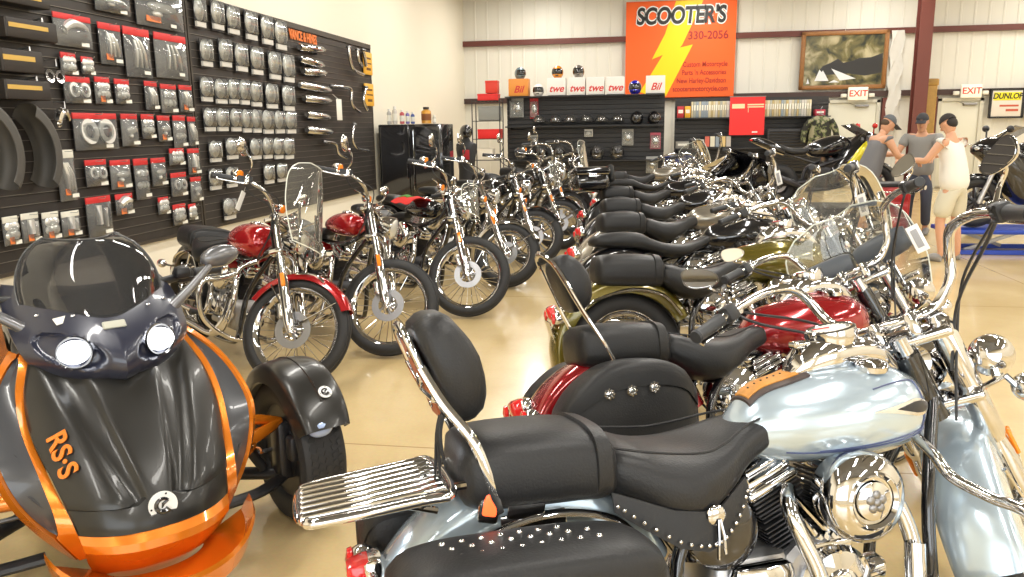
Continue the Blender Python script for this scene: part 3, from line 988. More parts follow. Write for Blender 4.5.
            def mo_(): 
                m = M(); a = mir(pe - dr * .19, s) + V((0, 0, .02)); hi_ = g('mirz', .15); mo = V(g('mo', (-.02, .10, hi_))); c = a + V((mo.x, s * mo.y, mo.z)); q = mirror_rot(s)
                m.prism([c + q @ V((-.006, p[0] * .93, p[1] * .93)) for p in mirror_out(s)], q @ V((-.0015, 0, 0))); return m
            mr = g('mrot', (0, 0))
            def mirror_rot(s): return Rz(s * mr[0]) @ Ry(mr[1])
            ms = g('msz', 1)
            def mirror_out(s):
                o = []
                for j in range(28):
                    a = 2 * pi * j / 28; c = math.cos(a); s_ = math.sin(a)
                    y = math.copysign(abs(c) ** .8, c) * .062 * ms; z = math.copysign(abs(s_) ** .8, s_) * .038 * ms * (1 + .25 * c)
                    o.append((s * y, z + y * .25))
                return o
            mk_ = part('mirror', mi, CHROME, t, ('mi', kb, s, g('mirz'), g('mo'), mr, ms), S)
            part('mirror_glass', mo_, MIRRORG, mk_, ('mog', kb, s, g('mirz'), g('mo'), mr, ms))
    def cab():
        m = M()
        for s in (-1, 1):
            m.cut()
            a = mir(pe - dr * .2, s)
            m.tube([a, a + V((.06, -s * .03, -.02)), V((bx + .08, s * .2, bz + .08)), V((bx + .06, s * .12, bz - .1)), V((bx + .0, s * .06, .72))], .0042, 6, 6)
            m.tube([a + V((0, 0, -.01)), a + V((.03, -s * .05, -.06)), V((bx + .04, s * .17, bz + .02)), V((bx + .05, s * .09, bz - .15))], .0048, 6, 6)
        return m
    part('control_cable', cab, BLACKPL, t, ('cab', kb), S)
    # windshield
    ws = g('screen')
    if ws:
        H_, W_ = {'tall': (.40, .24), 'wide': (.36, .28), 'fly': (.20, .14)}[ws]
        zc_ = .86
        def shield(edge):
            m = M(); rows = []; out = []
            for i in range(13):
                v = i / 12; row = []
                wv = W_ * (.80 + .25 * math.sin(pi * min(1, v * 1.05)) if v < .6 else (1.03 * math.sqrt(max(.02, 1 - ((v - .6) / .42) ** 2.2))))
                for j in range(17):
                    u = j / 8 - 1
                    x = hx + .10 + (.06 if ws != 'fly' else .04) - .28 * v * H_ * 1.6 - abs(u) ** 2 * .12 * (wv / W_)
                    row.append(V((x, u * wv, zc_ + v * H_ * 1.35)))
                rows.append(row)
            if not edge:
                m.grid(rows); back = [[p + V((-.004, 0, 0)) for p in r] for r in rows]; m.grid(back)
            else:
                loop = rows[0] + [r[-1] for r in rows[1:]] + list(reversed(rows[-1]))[1:] + [r[0] for r in reversed(rows[1:-1])]
                m.tube(loop, .0035, 6, closed=True)
            return m
        w = part('windshield', lambda: shield(0), CLEAR, t, ('ws', ws, hx), S)
        part('windshield_edge', lambda: shield(1), mat('clear_edge', (.75, .78, .70), .15), w, ('wse', ws, hx))
        def wb():
            m = M()
            for s in (-1, 1):
                m.rbox((hx + .04, s * .13, .98), (.012, .022, .30), .004, Ry(-.35))
                m.tube([(hx + .03, s * .13, .90), (hx - .08, s * .11, .88)], .006, 8)
                m.tube([(hx + .01, s * .13, 1.08), (hx - .12, s * .11, .98)], .006, 8)
            m.rbox((hx + .05, 0, .955), (.012, .42, .025), .004, Ry(-.35))
            return m
        part('windshield_bracket', wb, CHROME, w, ('wsb', hx))
        if g('pouch'):
            def po():
                m = M()
                for (y0, y1) in ((-.235, -.008), (.008, .235)):
                    rg = []
                    for i in range(9):
                        u = i / 8; y = y0 + (y1 - y0) * u; k = .75 + .25 * math.sin(pi * min(1, max(0, u * 1.0))) ** .3
                        rg.append([V((hx - .015 - abs(y) * .15 + .05 * k * math.cos(a), y * 1.06, 1.10 + .062 * k * math.sin(a))) for a in [2 * pi * j / 18 for j in range(18)]])
                    m.rings(rg)
                return m
            part('windshield_pouch', po, mat('grey_blue_leather', (.075, .085, .10), .42, bump=.5, bscale=140), w, ('pouch', hx), sharp=60)
    if g('guard'):
        def gd():
            m = M()
            for s in (-1, 1):
                m.cut()
                m.tube([(1.12, s * .06, .72), (1.11, s * .15, .68), (1.12, s * .20, .63), (1.14, s * .30, .60), (1.15, s * .40, .585), (1.16, s * .43, .50), (1.16, s * .38, .34), (1.14, s * .20, .22), (1.12, s * .06, .20)], .015, 12, 7)
            return m
        part('engine_guard', gd, CHROME, t, ('guard',))
    if g('board', 1):
        def fb():
            m = M()
            for s in (-1, 1):
                m.cut()
                m.mat(0).rbox((.99, s * .27, .27), (.30, .10, .014), .006, Ry(-.06), 3)
                m.mat(1).rbox((.99, s * .27, .281), (.27, .085, .008), .003, Ry(-.06), 2)
                m.mat(0).tube([(.95, s * .14, .24), (.97, s * .25, .262)], .012, 8)
                m.tube([(.86, s * .16, .27), (1.05, s * .19, .33), (1.13, s * .25, .36)], .008, 8, 4)
                m.rbox((1.14, s * .26, .365), (.045, .06, .012), .005)
            return m
        part('footboard', fb, [CHROME, RUBBER], t, ('fb',))
    else:
        def fp():
            m = M()
            for s in (-1, 1):
                m.cut()
                m.mat(0).tube([(.66, s * .14, .30), (.67, s * .20, .31)], .010, 8)
                m.mat(1).cyl((.67, s * .20, .31), (.675, s * .30, .315), .017, .02, n=12)
            return m
        part('footpeg', fp, [CHROME, RUBBER], t, ('fp',))
    def ks():
        m = M(); m.tube([(.62, .13, .20), (.68, .24, .10), (.72, .32, .055)], [.013, .011, .012], 8); m.rbox((.73, .33, .05), (.06, .03, .01), .004); return m
    part('kickstand', ks, CHROME, t, ('ks',))
    if g('shock'):
        def sh():
            m = M()
            for s in (-1, 1):
                m.cut()
                a = V((.06, s * .155, .36)); b = V((.16, s * .15, .66)); d = (b - a)
                m.cyl(a, b, .012)
                for i in range(9):
                    c = a + d * (.15 + .07 * i); m.lathe([(.028, -.005), (.033, 0), (.028, .005), (.024, 0)], c, d, 16, closed=True)
            return m
        part('rear_shock', sh, CHROME, t, ('shock',))
    if g('fairing'):
        def fa():
            m = M(); rg = []
            for i in range(17):
                u = i / 8 - 1; y = u * .40; h = 1 - abs(u) ** 3 * .55
                x = hx + .12 - abs(u) ** 2.2 * .24
                zt = .96 + .20 * h; zb = .98 - .22 * (1 - abs(u) ** 2) - .02
                rg.append([V((x, y, (zt + zb) / 2 + .0)), V((x - .03, y, zt)), V((x - .10, y, zt - .01)), V((x - .07, y, (zt + zb) / 2)), V((x - .10, y, zb)), V((x - .02, y, zb))])
            m.rings(rg)
            m.rbox((hx - .08, 0, .99), (.10, .62, .16), .04, Ry(-.3), 3)
            return m
        fo = part('fairing', fa, P, t, ('fair', hx), S, sharp=60)
        def gg():
            m = M()
            for k, y in enumerate((-.21, -.12, -.04, .04, .12, .21)):
                m.cut().lathe([(.034, 0), (.036, .008), (.03, .01), (.028, .006), (.001, .006)], (hx - .135, y, 1.035), (-1, 0, .35), 18)
            return m
        part('fairing_gauge', gg, CHROME, fo, ('fg', hx))
        part('fairing_screen', lambda: M().grid([[V((hx + .07 - .35 * v - abs(u / 8 - 1) ** 2 * .12, (u / 8 - 1) * (.28 - .06 * v), 1.14 + .13 * v * (1 - .4 * abs(u / 8 - 1) ** 2))) for u in range(17)] for v in (0, .25, .5, .75, 1)]), SMOKE, fo, ('fs2', hx))
    if g('tourpak'):
        def tp():
            m = M()
            m.rbox((-.30, 0, .90), (.42, .54, .20), .07, None, 4)
            m.rbox((-.30, 0, 1.02), (.44, .56, .10), .06, None, 4)
            return m
        tpo = part('top_case', tp, P, t, ('tp',))
        part('case_latch', lambda: M().rbox((-.30, -.285, .965), (.10, .02, .05), .008).tube([(-.48, -.285, .985), (-.12, -.285, .985)], .006, 6), CHROME, tpo, ('tpl',))
        part('case_pad', lambda: M().rbox((-.06, 0, 1.0), (.07, .40, .20), .05, Ry(-.12), 4), lm, tpo, ('tpp',))
    if g('pricetag'):
        def pt():
            m = M(); a = V((bx - .1, -.30, bz + .15)); 
            m.mat(0).rbox(a + V((0, 0, -.15)), (.004, .05, .12), .002); m.mat(1).rbox(a + V((-.003, 0, -.15)), (.004, .026, .08), .001)
            m.mat(0).tube([a, a + V((0, 0, -.09))], .0012, 4)
            return m
        part('price_tag', pt, [mat('tag_white', (.85, .85, .83), .5), mat('tag_grey', (.35, .35, .36), .5)], t, ('tagp', bx, bz), S)
    if g('coloronly'): pass
    return t
# ------------------------------------------------------------------ room
EXPO = -0.50
CREAM = mat('cream_wall_paint', (.86, .81, .68), .6, bump=.05, bscale=30)
PANEL = mat('cream_metal_panel', (.78, .76, .68), .45)
GIRT = mat('red_brown_steel', (.14, .035, .025), .45)
def floor_mat():
    m, nt, b = nodes('polished_tan_floor')
    tc = nt.nodes.new('ShaderNodeTexCoord'); mp = nt.nodes.new('ShaderNodeMapping'); nt.links.new(tc.outputs['Object'], mp.inputs['Vector'])
    n = nt.nodes.new('ShaderNodeTexNoise'); n.inputs['Scale'].default_value = 1.6; n.inputs['Detail'].default_value = 6; nt.links.new(mp.outputs[0], n.inputs['Vector'])
    cr = nt.nodes.new('ShaderNodeValToRGB'); cr.color_ramp.elements[0].position = .3; cr.color_ramp.elements[1].position = .75
    cr.color_ramp.elements[0].color = (.66, .485, .23, 1); cr.color_ramp.elements[1].color = (.80, .62, .33, 1)
    nt.links.new(n.outputs['Fac'], cr.inputs['Fac'])
    n2 = nt.nodes.new('ShaderNodeTexNoise'); n2.inputs['Scale'].default_value = 60; n2.inputs['Detail'].default_value = 4; nt.links.new(mp.outputs[0], n2.inputs['Vector'])
    mx = nt.nodes.new('ShaderNodeMix'); mx.data_type = 'RGBA'; mx.blend_type = 'MULTIPLY'; mx.inputs['Factor'].default_value = .18
    nt.links.new(cr.outputs[0], mx.inputs['A']); nt.links.new(n2.outputs['Color'], mx.inputs['B'])
    br = nt.nodes.new('ShaderNodeTexBrick'); br.inputs['Scale'].default_value = 1; br.inputs['Brick Width'].default_value = 3.6; br.inputs['Row Height'].default_value = 3.6; br.inputs['Mortar Size'].default_value = .006; br.offset = 0
    br.inputs['Color1'].default_value = (1, 1, 1, 1); br.inputs['Color2'].default_value = (1, 1, 1, 1); br.inputs['Mortar'].default_value = (.62, .55, .45, 1)
    nt.links.new(mp.outputs[0], br.inputs['Vector'])
    m2 = nt.nodes.new('ShaderNodeMix'); m2.data_type = 'RGBA'; m2.blend_type = 'MULTIPLY'; m2.inputs['Factor'].default_value = 1
    nt.links.new(mx.outputs['Result'], m2.inputs['A']); nt.links.new(br.outputs['Color'], m2.inputs['B'])
    nt.links.new(m2.outputs['Result'], b.inputs['Base Color'])
    b.inputs['Roughness'].default_value = .22; b.inputs['Coat Weight'].default_value = .35; b.inputs['Coat Roughness'].default_value = .08
    return m
XW, XE, YS, YN, ZC = -4.62, 10.5, -4.0, 20.5, 5.0
struct('floor', M().box(((XW + XE) / 2, (YS + YN) / 2, -.06), (XE - XW + .4, YN - YS + .4, .12)), floor_mat())
struct('wall_west', M().box((XW - .10, (YS + YN) / 2, ZC / 2), (.2, YN - YS + .4, ZC)), CREAM)
struct('wall_east', M().box((XE + .10, (YS + YN) / 2, ZC / 2), (.2, YN - YS + .4, ZC)), CREAM)
def ribbed():
    m = M(); m.box(((XW + XE) / 2, YN + .10, ZC / 2), (XE - XW + .4, .2, ZC))
    x = XW + .3
    while x < XE:
        m.prism([(x - .03, YN, 0), (x - .015, YN - .012, 0), (x + .015, YN - .012, 0), (x + .03, YN, 0)], (0, 0, ZC)); x += .305
    return m
struct('wall_north', ribbed(), PANEL)
# south wall (behind the photographer) with two unseen windows added to bring in light
def south():
    m = M(); wz0, wz1 = .6, 3.4
    xs = [XW, -2.2, 2.2, 3.6, 8.6, XE]
    m.box(((XW + XE) / 2, YS - .1, wz0 / 2), (XE - XW, .2, wz0)); m.box(((XW + XE) / 2, YS - .1, (wz1 + ZC) / 2), (XE - XW, .2, ZC - wz1))
    for a, b in ((XW, -2.6), (2.0, 3.4), (8.6, XE)): m.box(((a + b) / 2, YS - .1, (wz0 + wz1) / 2), (b - a, .2, wz1 - wz0))
    return m
struct('wall_south', south(), CREAM)
for n_, (a, b) in enumerate(((-2.6, 2.0), (3.4, 8.6))):
    def wf():
        m = M(); y = YS - .1
        for x in [a + (b - a) * i / 3 for i in range(4)]: m.box((x, y, 2.0), (.06, .1, 2.8))
        for z in (.63, 3.37): m.box(((a + b) / 2, y, z), (b - a, .1, .06))
        return m
    w_ = struct('added_window_%d' % (n_ + 1), wf(), BLACKPL)
    part('added_window_glass', M().box(((a + b) / 2, YS - .1, 2.0), (b - a - .02, .008, 2.72)), CLEAR, w_)
def ceil():
    m = M(); m.box(((XW + XE) / 2, (YS + YN) / 2, ZC + .05), (XE - XW + .4, YN - YS + .4, .1))
    y = YS + .5
    while y < YN: m.box(((XW + XE) / 2, y, ZC - .02), (XE - XW, .05, .04)); y += 1.2
    return m
struct('ceiling', ceil(), mat('ceiling_insulation', (.20, .20, .20), .6))
for i, z in enumerate((3.60, 2.20)):
    struct('trim_%d' % (i + 1), M().box(((XW + XE) / 2, YN - .07, z), (XE - XW, .10, .13)).box(((XW + XE) / 2, YN - .13, z - .055), (XE - XW, .02, .02)), GIRT if i == 0 else mat('dark_steel_girt', (.06, .03, .025), .5))
struct('baseboard_west', M().box((XW + .01, (YS + YN) / 2, .05), (.02, YN - YS, .10)), mat('base_trim', (.45, .36, .25), .5))
# steel column
def colm():
    m = M(); x, y = 5.98, 19.7
    m.box((x, y - .13, ZC / 2), (.28, .02, ZC)); m.box((x, y + .13, ZC / 2), (.28, .02, ZC)); m.box((x, y, ZC / 2), (.02, .26, ZC))
    m.box((x, y, .015), (.4, .4, .03)); return m
struct('trim_3', colm(), GIRT)
struct('trim_4', M().box((6.55, YN - .09, 1.05), (.10, .12, 2.1)).box((5.45, YN - .09, 1.05), (.10, .12, 2.1)), GIRT)
# doors
DOORW = mat('door_cream', (.72, .70, .58), .4)
for n_, (x0, x1, zt) in enumerate(((4.15, 5.36, 2.06), (6.62, 7.60, 2.06))):
    d = struct('door_%d' % (n_ + 1), M().rbox(((x0 + x1) / 2, YN - .05, zt / 2 - .02), (x1 - x0 - .16, .05, zt - .10), .004), DOORW)
    f = part('door_frame', M().box((x0 + .04, YN - .06, zt / 2), (.08, .12, zt)).box((x1 - .04, YN - .06, zt / 2), (.08, .12, zt)).box(((x0 + x1) / 2, YN - .06, zt - .03), (x1 - x0, .12, .07)), mat('door_frame_paint', (.62, .60, .50), .4), d)
    part('door_handle', M().cyl((x1 - .18, YN - .08, 1.0), (x1 - .18, YN - .14, 1.0), .02).tube([(x1 - .18, YN - .14, 1.0), (x1 - .28, YN - .14, 1.0)], .012, 8), CHROME2, d)
    part('door_closer', M().rbox(((x0 + x1) / 2 + .2, YN - .11, zt - .14), (.3, .06, .06), .01).tube([((x0 + x1) / 2 + .1, YN - .14, zt - .14), ((x0 + x1) / 2 - .1, YN - .2, zt - .08)], .008, 6), STEEL, d)
# exit signs
EXR = mat('exit_red', (.75, .03, .03), .4, emit=(.8, .03, .02), es=.6)
EXW = mat('exit_sign_face', (.9, .85, .7), .4, emit=(1, .9, .7), es=.35)
for (x, z, lb) in ((4.82, 2.20, 'white exit sign with red letters above the door beside the framed picture'), (7.27, 2.21, 'white exit sign with red letters above the door right of the column')):
    t = thing('exit_sign', lb, 'exit sign', (x, YN - .22, z), group='exit signs over the back doors')
    part('sign_box', M().rbox((0, 0, 0), (.44, .08, .30), .02, None, 2).box((0, .12, 0), (.1, .16, .1)), EXW, t)
    text('sign_lettering', 'EXIT', .20, EXR, (0, -.043, 0), (pi / 2, 0, 0), t, .003, bold=.003)
    part('emergency_lamp', M().rbox((.31, .02, -.04), (.13, .08, .09), .02, None, 2).rbox((-.31, .02, -.04), (.13, .08, .09), .02, None, 2), mat('lamp_cream', (.8, .78, .68), .4), t)
# ceiling lights: long twin tube fixtures
FXW = mat('fixture_white', (.8, .8, .78), .4)
TUBEM = mat('fluorescent_tube', (1, 1, 1), .4, emit=(1, .95, .85), es=7)
t0 = None
for ix, x in enumerate((-2.6, 1.2, 5.2, 9.0)):
    for iy in range(6):
        y = -2.2 + iy * 4.1
        if t0 is None:
            t0 = t = thing('ceiling_light', None, 'ceiling light', (x, y, 4.72), group='fluorescent ceiling lights')
            part('fixture', M().rbox((0, 0, .05), (.26, 2.4, .05), .01).box((0, 1.0, .17), (.01, .01, .2)).box((0, -1.0, .17), (.01, .01, .2)), FXW, t)
            part('tube', M().cyl((-.07, -1.18, 0), (-.07, 1.18, 0), .018, n=10), TUBEM, t)
            part('tube', M().cyl((.07, -1.18, 0), (.07, 1.18, 0), .018, n=10), TUBEM, t)
        else:
            t = copy_tree(t0); t.location = (x, y, 4.72)
        t['label'] = 'twin tube fluorescent light hanging under the shop ceiling'
        L = bpy.data.lights.new('tube_light', 'AREA'); L.shape = 'RECTANGLE'; L.size = .24; L.size_y = 2.4; L.energy = 120; L.color = (1, .965, .90)
        lo = bpy.data.objects.new('tube_light', L); COL.objects.link(lo); lo.location = (x, y, 4.68)
w = bpy.data.worlds.new('world'); scene.world = w; w.use_nodes = True
w.node_tree.nodes['Background'].inputs[0].default_value = (.85, .92, 1, 1); w.node_tree.nodes['Background'].inputs[1].default_value = 2.5
for (xa_, xb_) in ((-2.6, 2.0), (3.4, 8.6)):  # added area lamps inside the unseen windows, standing in for daylight
    L = bpy.data.lights.new('added_window_fill', 'AREA'); L.shape = 'RECTANGLE'; L.size = xb_ - xa_; L.size_y = 2.7; L.energy = 170; L.color = (.93, .97, 1)
    lo = bpy.data.objects.new('added_window_fill', L); COL.objects.link(lo); lo.location = ((xa_ + xb_) / 2, YS + .02, 2.0); lo.rotation_euler = (-pi / 2, 0, pi)
    lo.rotation_euler = (pi / 2, 0, 0)

# ------------------------------------------------------------------ slat wall with packages
SX = -4.6
SLAT = mat('dark_slat_board', (.030, .025, .022), .5, noise=.3, nscale=6)
ALU = mat('groove_trim', (.20, .18, .15), .45, .3)
def slatwall(name, lb, y0, y1, z0, z1):
    t = thing(name, lb, 'slat wall', (SX, (y0 + y1) / 2, z0), group='slat wall display boards')
    h = (z1 - z0) - .10; n = int(h / .0762); st = h / n; L_ = (y1 - y0) / 2
    m = M().box((-.005, 0, (z1 - z0) / 2), (.012, 2 * L_, z1 - z0))
    for i in range(n):
        z = .03 + i * st
        m.prism([(.0, -L_, z + .006), (.018, -L_, z), (.018, -L_, z + st - .014), (.0, -L_, z + st - .02)], (0, 2 * L_, 0))
    part('slats', m, SLAT, t)
    m = M()
    for i in range(1, n): m.box((.0185, 0, .03 + i * st - .003), (.003, 2 * L_, .005))
    part('groove_trim', m, ALU, t)
    part('board_frame', M().box((.008, 0, .015), (.035, 2 * L_, .03)).box((.008, 0, z1 - z0 - .03), (.04, 2 * L_, .07)).box((.008, -L_ + .015, (z1 - z0) / 2), (.03, .03, z1 - z0)).box((.008, L_ - .015, (z1 - z0) / 2), (.03, .03, z1 - z0)), mat('dark_frame_wood', (.05, .04, .03), .5), t)
slatwall('slatwall_panel', 'dark slat wall hung with red-topped packs, nearest the camera', 1.5, 7.72, .53, 2.91)
slatwall('slatwall_panel', 'dark slat wall hung with boxed chrome discs, mufflers and pipes', 7.74, 13.25, .53, 2.91)

BAGM = glassy('clear_blister', (.90, .91, .90), .16, rough=.10)
CARDR = mat('red_header_card', (.62, .03, .03), .5)
CARDK = mat('black_card', (.04, .04, .045), .5)
STICK = mat('price_sticker', (.85, .84, .76), .6)
ORNG = mat('orange_print', (.85, .22, .05), .5)
HOOK = mat('peg_hook', (.6, .6, .6), .3, .9)
ZINC = mat('bright_zinc', (.80, .80, .77), .28, .55)
def item_mesh(kind, w, h):
    m = M(); 
    if kind == 0:  # lever / bracket
        m.tube([(.02, -w * .3, h * .02), (.03, -w * .12, h * .2), (.03, w * .15, h * .18), (.02, w * .34, .02)], [.03, .038, .026, .016], 8, 4); m.ball((.02, -w * .25, -h * .02), (.015, .03, .03), 10, 6)
    elif kind == 1:  # rods
        for k in (-1, 0, 1): m.tube([(.02, w * .1 * k - .03, h * .25), (.025, w * .15 * k, 0), (.02, w * .2 * k + .02, -h * .30)], [.014, .022, .012], 8, 3)
    elif kind == 2:  # rings
        for s in (-1, 1):
            m.lathe([(w * .10, -.006), (w * .19, -.004), (w * .19, .012), (w * .10, .012)], (.02, s * w * .2, 0), (1, 0, .1), 18, closed=True)
    elif kind == 3:  # caps and bolts
        for i in range(2):
            for j in range(3): m.lathe([(.028, -.01), (.034, 0), (.022, .014), (.001, .018)], (.015, (j - 1) * w * .24, (i - .5) * h * .3), (1, 0, 0), 12)
    elif kind == 4:  # grip / tube
        m.tube([(.025, -w * .1, h * .28), (.025, -w * .1, -h * .2)], .026, 12); m.tube([(.025, w * .18, h * .2), (.025, w * .16, -h * .28)], .018, 10)
    elif kind == 5:  # foot peg
        m.ball((.025, 0, 0), (.022, w * .32, h * .12), 14, 8); m.ball((.03, -w * .12, -h * .18), (.02, w * .12, h * .08), 10, 6)
    return m
def package(lb, y, z, w, h, kind, group, red=True, deco=0):
    t = thing('hanging_package', lb, 'package', (SX + .05, y, z), group=group)
    hh = max(.045, h * .16)
    part('backing_card', M().box((-.002, 0, -hh * .4), (.004, w, h - hh * .8)), CARDK if deco % 3 else mat('grey_card', (.20, .20, .20), .5), t)
    if red: part('header_card', M().rbox((.004, 0, h / 2 - hh / 2), (.010, w, hh), .002), CARDR, t)
    elif deco == 9: part('header_card', M().rbox((.004, 0, h / 2 - hh / 2), (.010, w, hh), .002), mat('pale_card', (.8, .78, .68), .6), t)
    part('accessory', lambda: item_mesh(kind, w, h), ZINC, t)
    # clear bag, puffed in the middle
    rows = []
    for i in range(6):
        v = i / 5; zz = h / 2 - hh - v * (h - hh)
        rows.append([V((.006 + .045 * math.sin(pi * v) ** .6 * math.sin(pi * u / 6) ** .6, -w / 2 + w * u / 6, zz)) for u in range(7)])
    part('clear_bag', M().grid(rows), BAGM, t, sharp=80)
    part('price_sticker', M().box((.03, w * .22, -h * .40), (.003, min(.09, w * .4), .03)), STICK, t)
    if deco % 4 == 1: part('printed_label', M().box((.03, -w * .2, -h * .32), (.003, w * .3, .05)), ORNG, t)
    part('peg_hook', M().tube([(-.028, 0, h / 2 - .012), (.07, 0, h / 2 - .012), (.08, 0, h / 2 + .0)], .003, 5), HOOK, t)
    return t
RED = [(6.01, 2.35, 0.46, 0.25), (6.46, 2.29, 0.31, 0.34), (6.83, 2.25, 0.40, 0.43), (7.36, 2.26, 0.56, 0.41), (6.55, 2.65, 0.5, 0.19), (7.24, 2.69, 0.8, 0.37), (5.91, 2.09, 0.18, 0.17), (6.13, 2.09, 0.15, 0.14), (5.98, 1.89, 0.33, 0.21), (6.29, 1.9, 0.2, 0.22), (6.55, 1.9, 0.21, 0.21), (6.97, 1.88, 0.2, 0.26), (7.25, 1.86, 0.27, 0.27), (7.54, 1.87, 0.24, 0.26), (6.15, 1.56, 0.58, 0.3), (6.6, 1.57, 0.24, 0.28), (6.87, 1.6, 0.2, 0.22), (7.12, 1.58, 0.21, 0.24), (7.38, 1.55, 0.22, 0.31), (7.60, 1.55, 0.15, 0.29), (6.09, 1.22, 0.28, 0.22), (6.41, 1.19, 0.29, 0.25), (6.70, 1.13, 0.22, 0.37), (6.97, 1.18, 0.24, 0.26), (7.29, 1.31, 0.26, 0.16), (7.58, 1.25, 0.22, 0.26), (7.28, 1.04, 0.28, 0.23), (7.58, 0.97, 0.2, 0.25), (6.07, 0.86, 0.33, 0.33), (6.41, 0.93, 0.25, 0.18), (6.99, 0.86, 0.17, 0.16), (7.24, 0.75, 0.23, 0.2), (7.47, 0.75, 0.14, 0.16)]
RLAB = ['wide red-topped pack with a bright curved chrome lever, left of the second row', 'tall red-topped pack with slanting chrome rods, second row', 'tall red-topped pack full of bright chrome rods, middle of the second row', 'largest red-topped pack with long slanted chrome rods, right of the second row',
 'clear-bagged chrome parts cut off by the top of the photo, left one', 'wide clear-bagged chrome bracket at the very top of the near slat wall', 'small red-topped pack just below the curved chrome lever', 'small red-topped pack with an orange label, beside its twin under the lever pack',
 'wide red-topped pack with two chrome rings, left of the third row', 'narrow red-topped pack right of the chrome rings pack', 'red-topped pack with small bright parts, third in the third row', 'red-topped pack with an orange label, right half of the third row', 'red-topped pack with round chrome caps, right half of the third row', 'red-topped pack with small vertical rods at the right end of the third row',
 'widest red-topped pack in the fourth row, with several round chrome parts', 'red-topped pack with a red part inside, fourth row', 'small dark red-topped pack in the middle of the fourth row', 'red-topped pack with a pale oval part, fourth row', 'red-topped pack with a tan printed card, fourth row', 'narrow red-topped pack at the right end of the fourth row',
 'red-topped pack with a looped chrome part, first under the long dark gap', 'red-topped pack with a pale plate, second under the long dark gap', 'tall red-topped pack with chained chrome parts, middle of the fifth row', 'red-topped pack right of the tall chained pack', 'small red-topped pack highest of the right-hand cluster', 'red-topped pack with upright tubes at the right of the right-hand cluster', 'red-topped pack with an orange label in the middle of the right-hand cluster', 'lower red-topped pack at the right edge of the right-hand cluster',
 'tall bluish red-topped pack with a chrome cylinder above the orange three-wheeler', 'red-topped pack right of the tall bluish cylinder pack', 'tiny red-topped pack hanging alone in the lowest row', 'red-topped pack with brown parts in the lowest row', 'narrow tan-labelled pack at the right end of the lowest row']
KND = [0, 1, 1, 1, 5, 5, 3, 3, 2, 3, 3, 1, 3, 1, 2, 5, 3, 5, 3, 1, 2, 5, 3, 5, 3, 4, 2, 5, 4, 0, 3, 3, 3]
for i, (y, z, w_, h) in enumerate(RED):
    package(RLAB[i], y, z, w_ * .94, h, KND[i], 'red-topped packs on the near slat wall', True, i)
for i, (y, z, w_, h) in enumerate([(5.1, 0.86, 0.14, 0.21), (5.29, 0.86, 0.17, 0.22), (5.5, 0.85, 0.17, 0.21), (5.72, 0.84, 0.2, 0.2), (5.74, 1.22, 0.19, 0.4)]):
    package(['clear box of chrome parts at the left edge of the bottom row', 'second clear box of chrome parts in the bottom row', 'third clear box of chrome parts in the bottom row', 'fourth clear box, beside the slat wall gap in the bottom row', 'tall clear pack with a pale card top beside the dark curved panel'][i], y, z, w_, h, [3, 4, 3, 4, 1][i], 'clear boxes on the near slat wall', False, 9)
# boxed chrome discs
DSC = [[(7.93, 2.73, 0.21, 0.3), (8.28, 2.75, 0.25, 0.31), (8.61, 2.74, 0.27, 0.32), (9.02, 2.73, 0.29, 0.34), (9.42, 2.72, 0.3, 0.35), (9.79, 2.7, 0.32, 0.37)],
 [(7.99, 2.34, 0.23, 0.29), (8.38, 2.37, 0.26, 0.31), (8.73, 2.35, 0.28, 0.32), (9.1, 2.34, 0.3, 0.33), (9.56, 2.32, 0.33, 0.35), (9.95, 2.31, 0.33, 0.36)],
 [(7.93, 1.97, 0.23, 0.26), (8.22, 1.96, 0.25, 0.27), (8.49, 1.97, 0.22, 0.28), (8.74, 1.97, 0.22, 0.29), (9.02, 1.96, 0.27, 0.3), (9.42, 1.95, 0.32, 0.31), (9.89, 1.94, 0.35, 0.33)],
 [(7.94, 1.66, 0.22, 0.25), (8.2, 1.66, 0.24, 0.25), (8.49, 1.66, 0.23, 0.26), (8.74, 1.65, 0.21, 0.27), (8.98, 1.65, 0.22, 0.28), (9.27, 1.64, 0.28, 0.29), (9.59, 1.64, 0.28, 0.29), (9.91, 1.64, 0.3, 0.3)],
 [(8.0, 1.33, 0.24, 0.23), (8.36, 1.35, 0.26, 0.24), (8.91, 1.33, 0.26, 0.25), (9.21, 1.33, 0.24, 0.26), (9.50, 1.32, 0.26, 0.27), (9.80, 1.31, 0.28, 0.28)],
 [(7.95, 1.04, 0.24, 0.23), (8.3, 1.04, 0.24, 0.23), (8.2, 0.70, 0.26, 0.24), (9.2, 1.02, .26, .24), (9.55, 1.02, .26, .24)]]
def disc_item(v=0):
    m = M()
    m.lathe([(.001, .030), (.25, .026), (.30, .014), (.36, .016), (.42, .008), (.44, 0), (.001, 0)], (0, 0, 0), (1, 0, 0), 26)
    for i in range(5):
        a = 2 * pi * i / 5 + v; m.ball((.022, .2 * math.cos(a), .2 * math.sin(a)), (.015, .07, .07), 8, 5)
    return m
proto = None
WORDS = ['top', 'second', 'third', 'fourth', 'fifth', 'lowest']
LABELW = mat('box_label', (.62, .60, .55), .6)
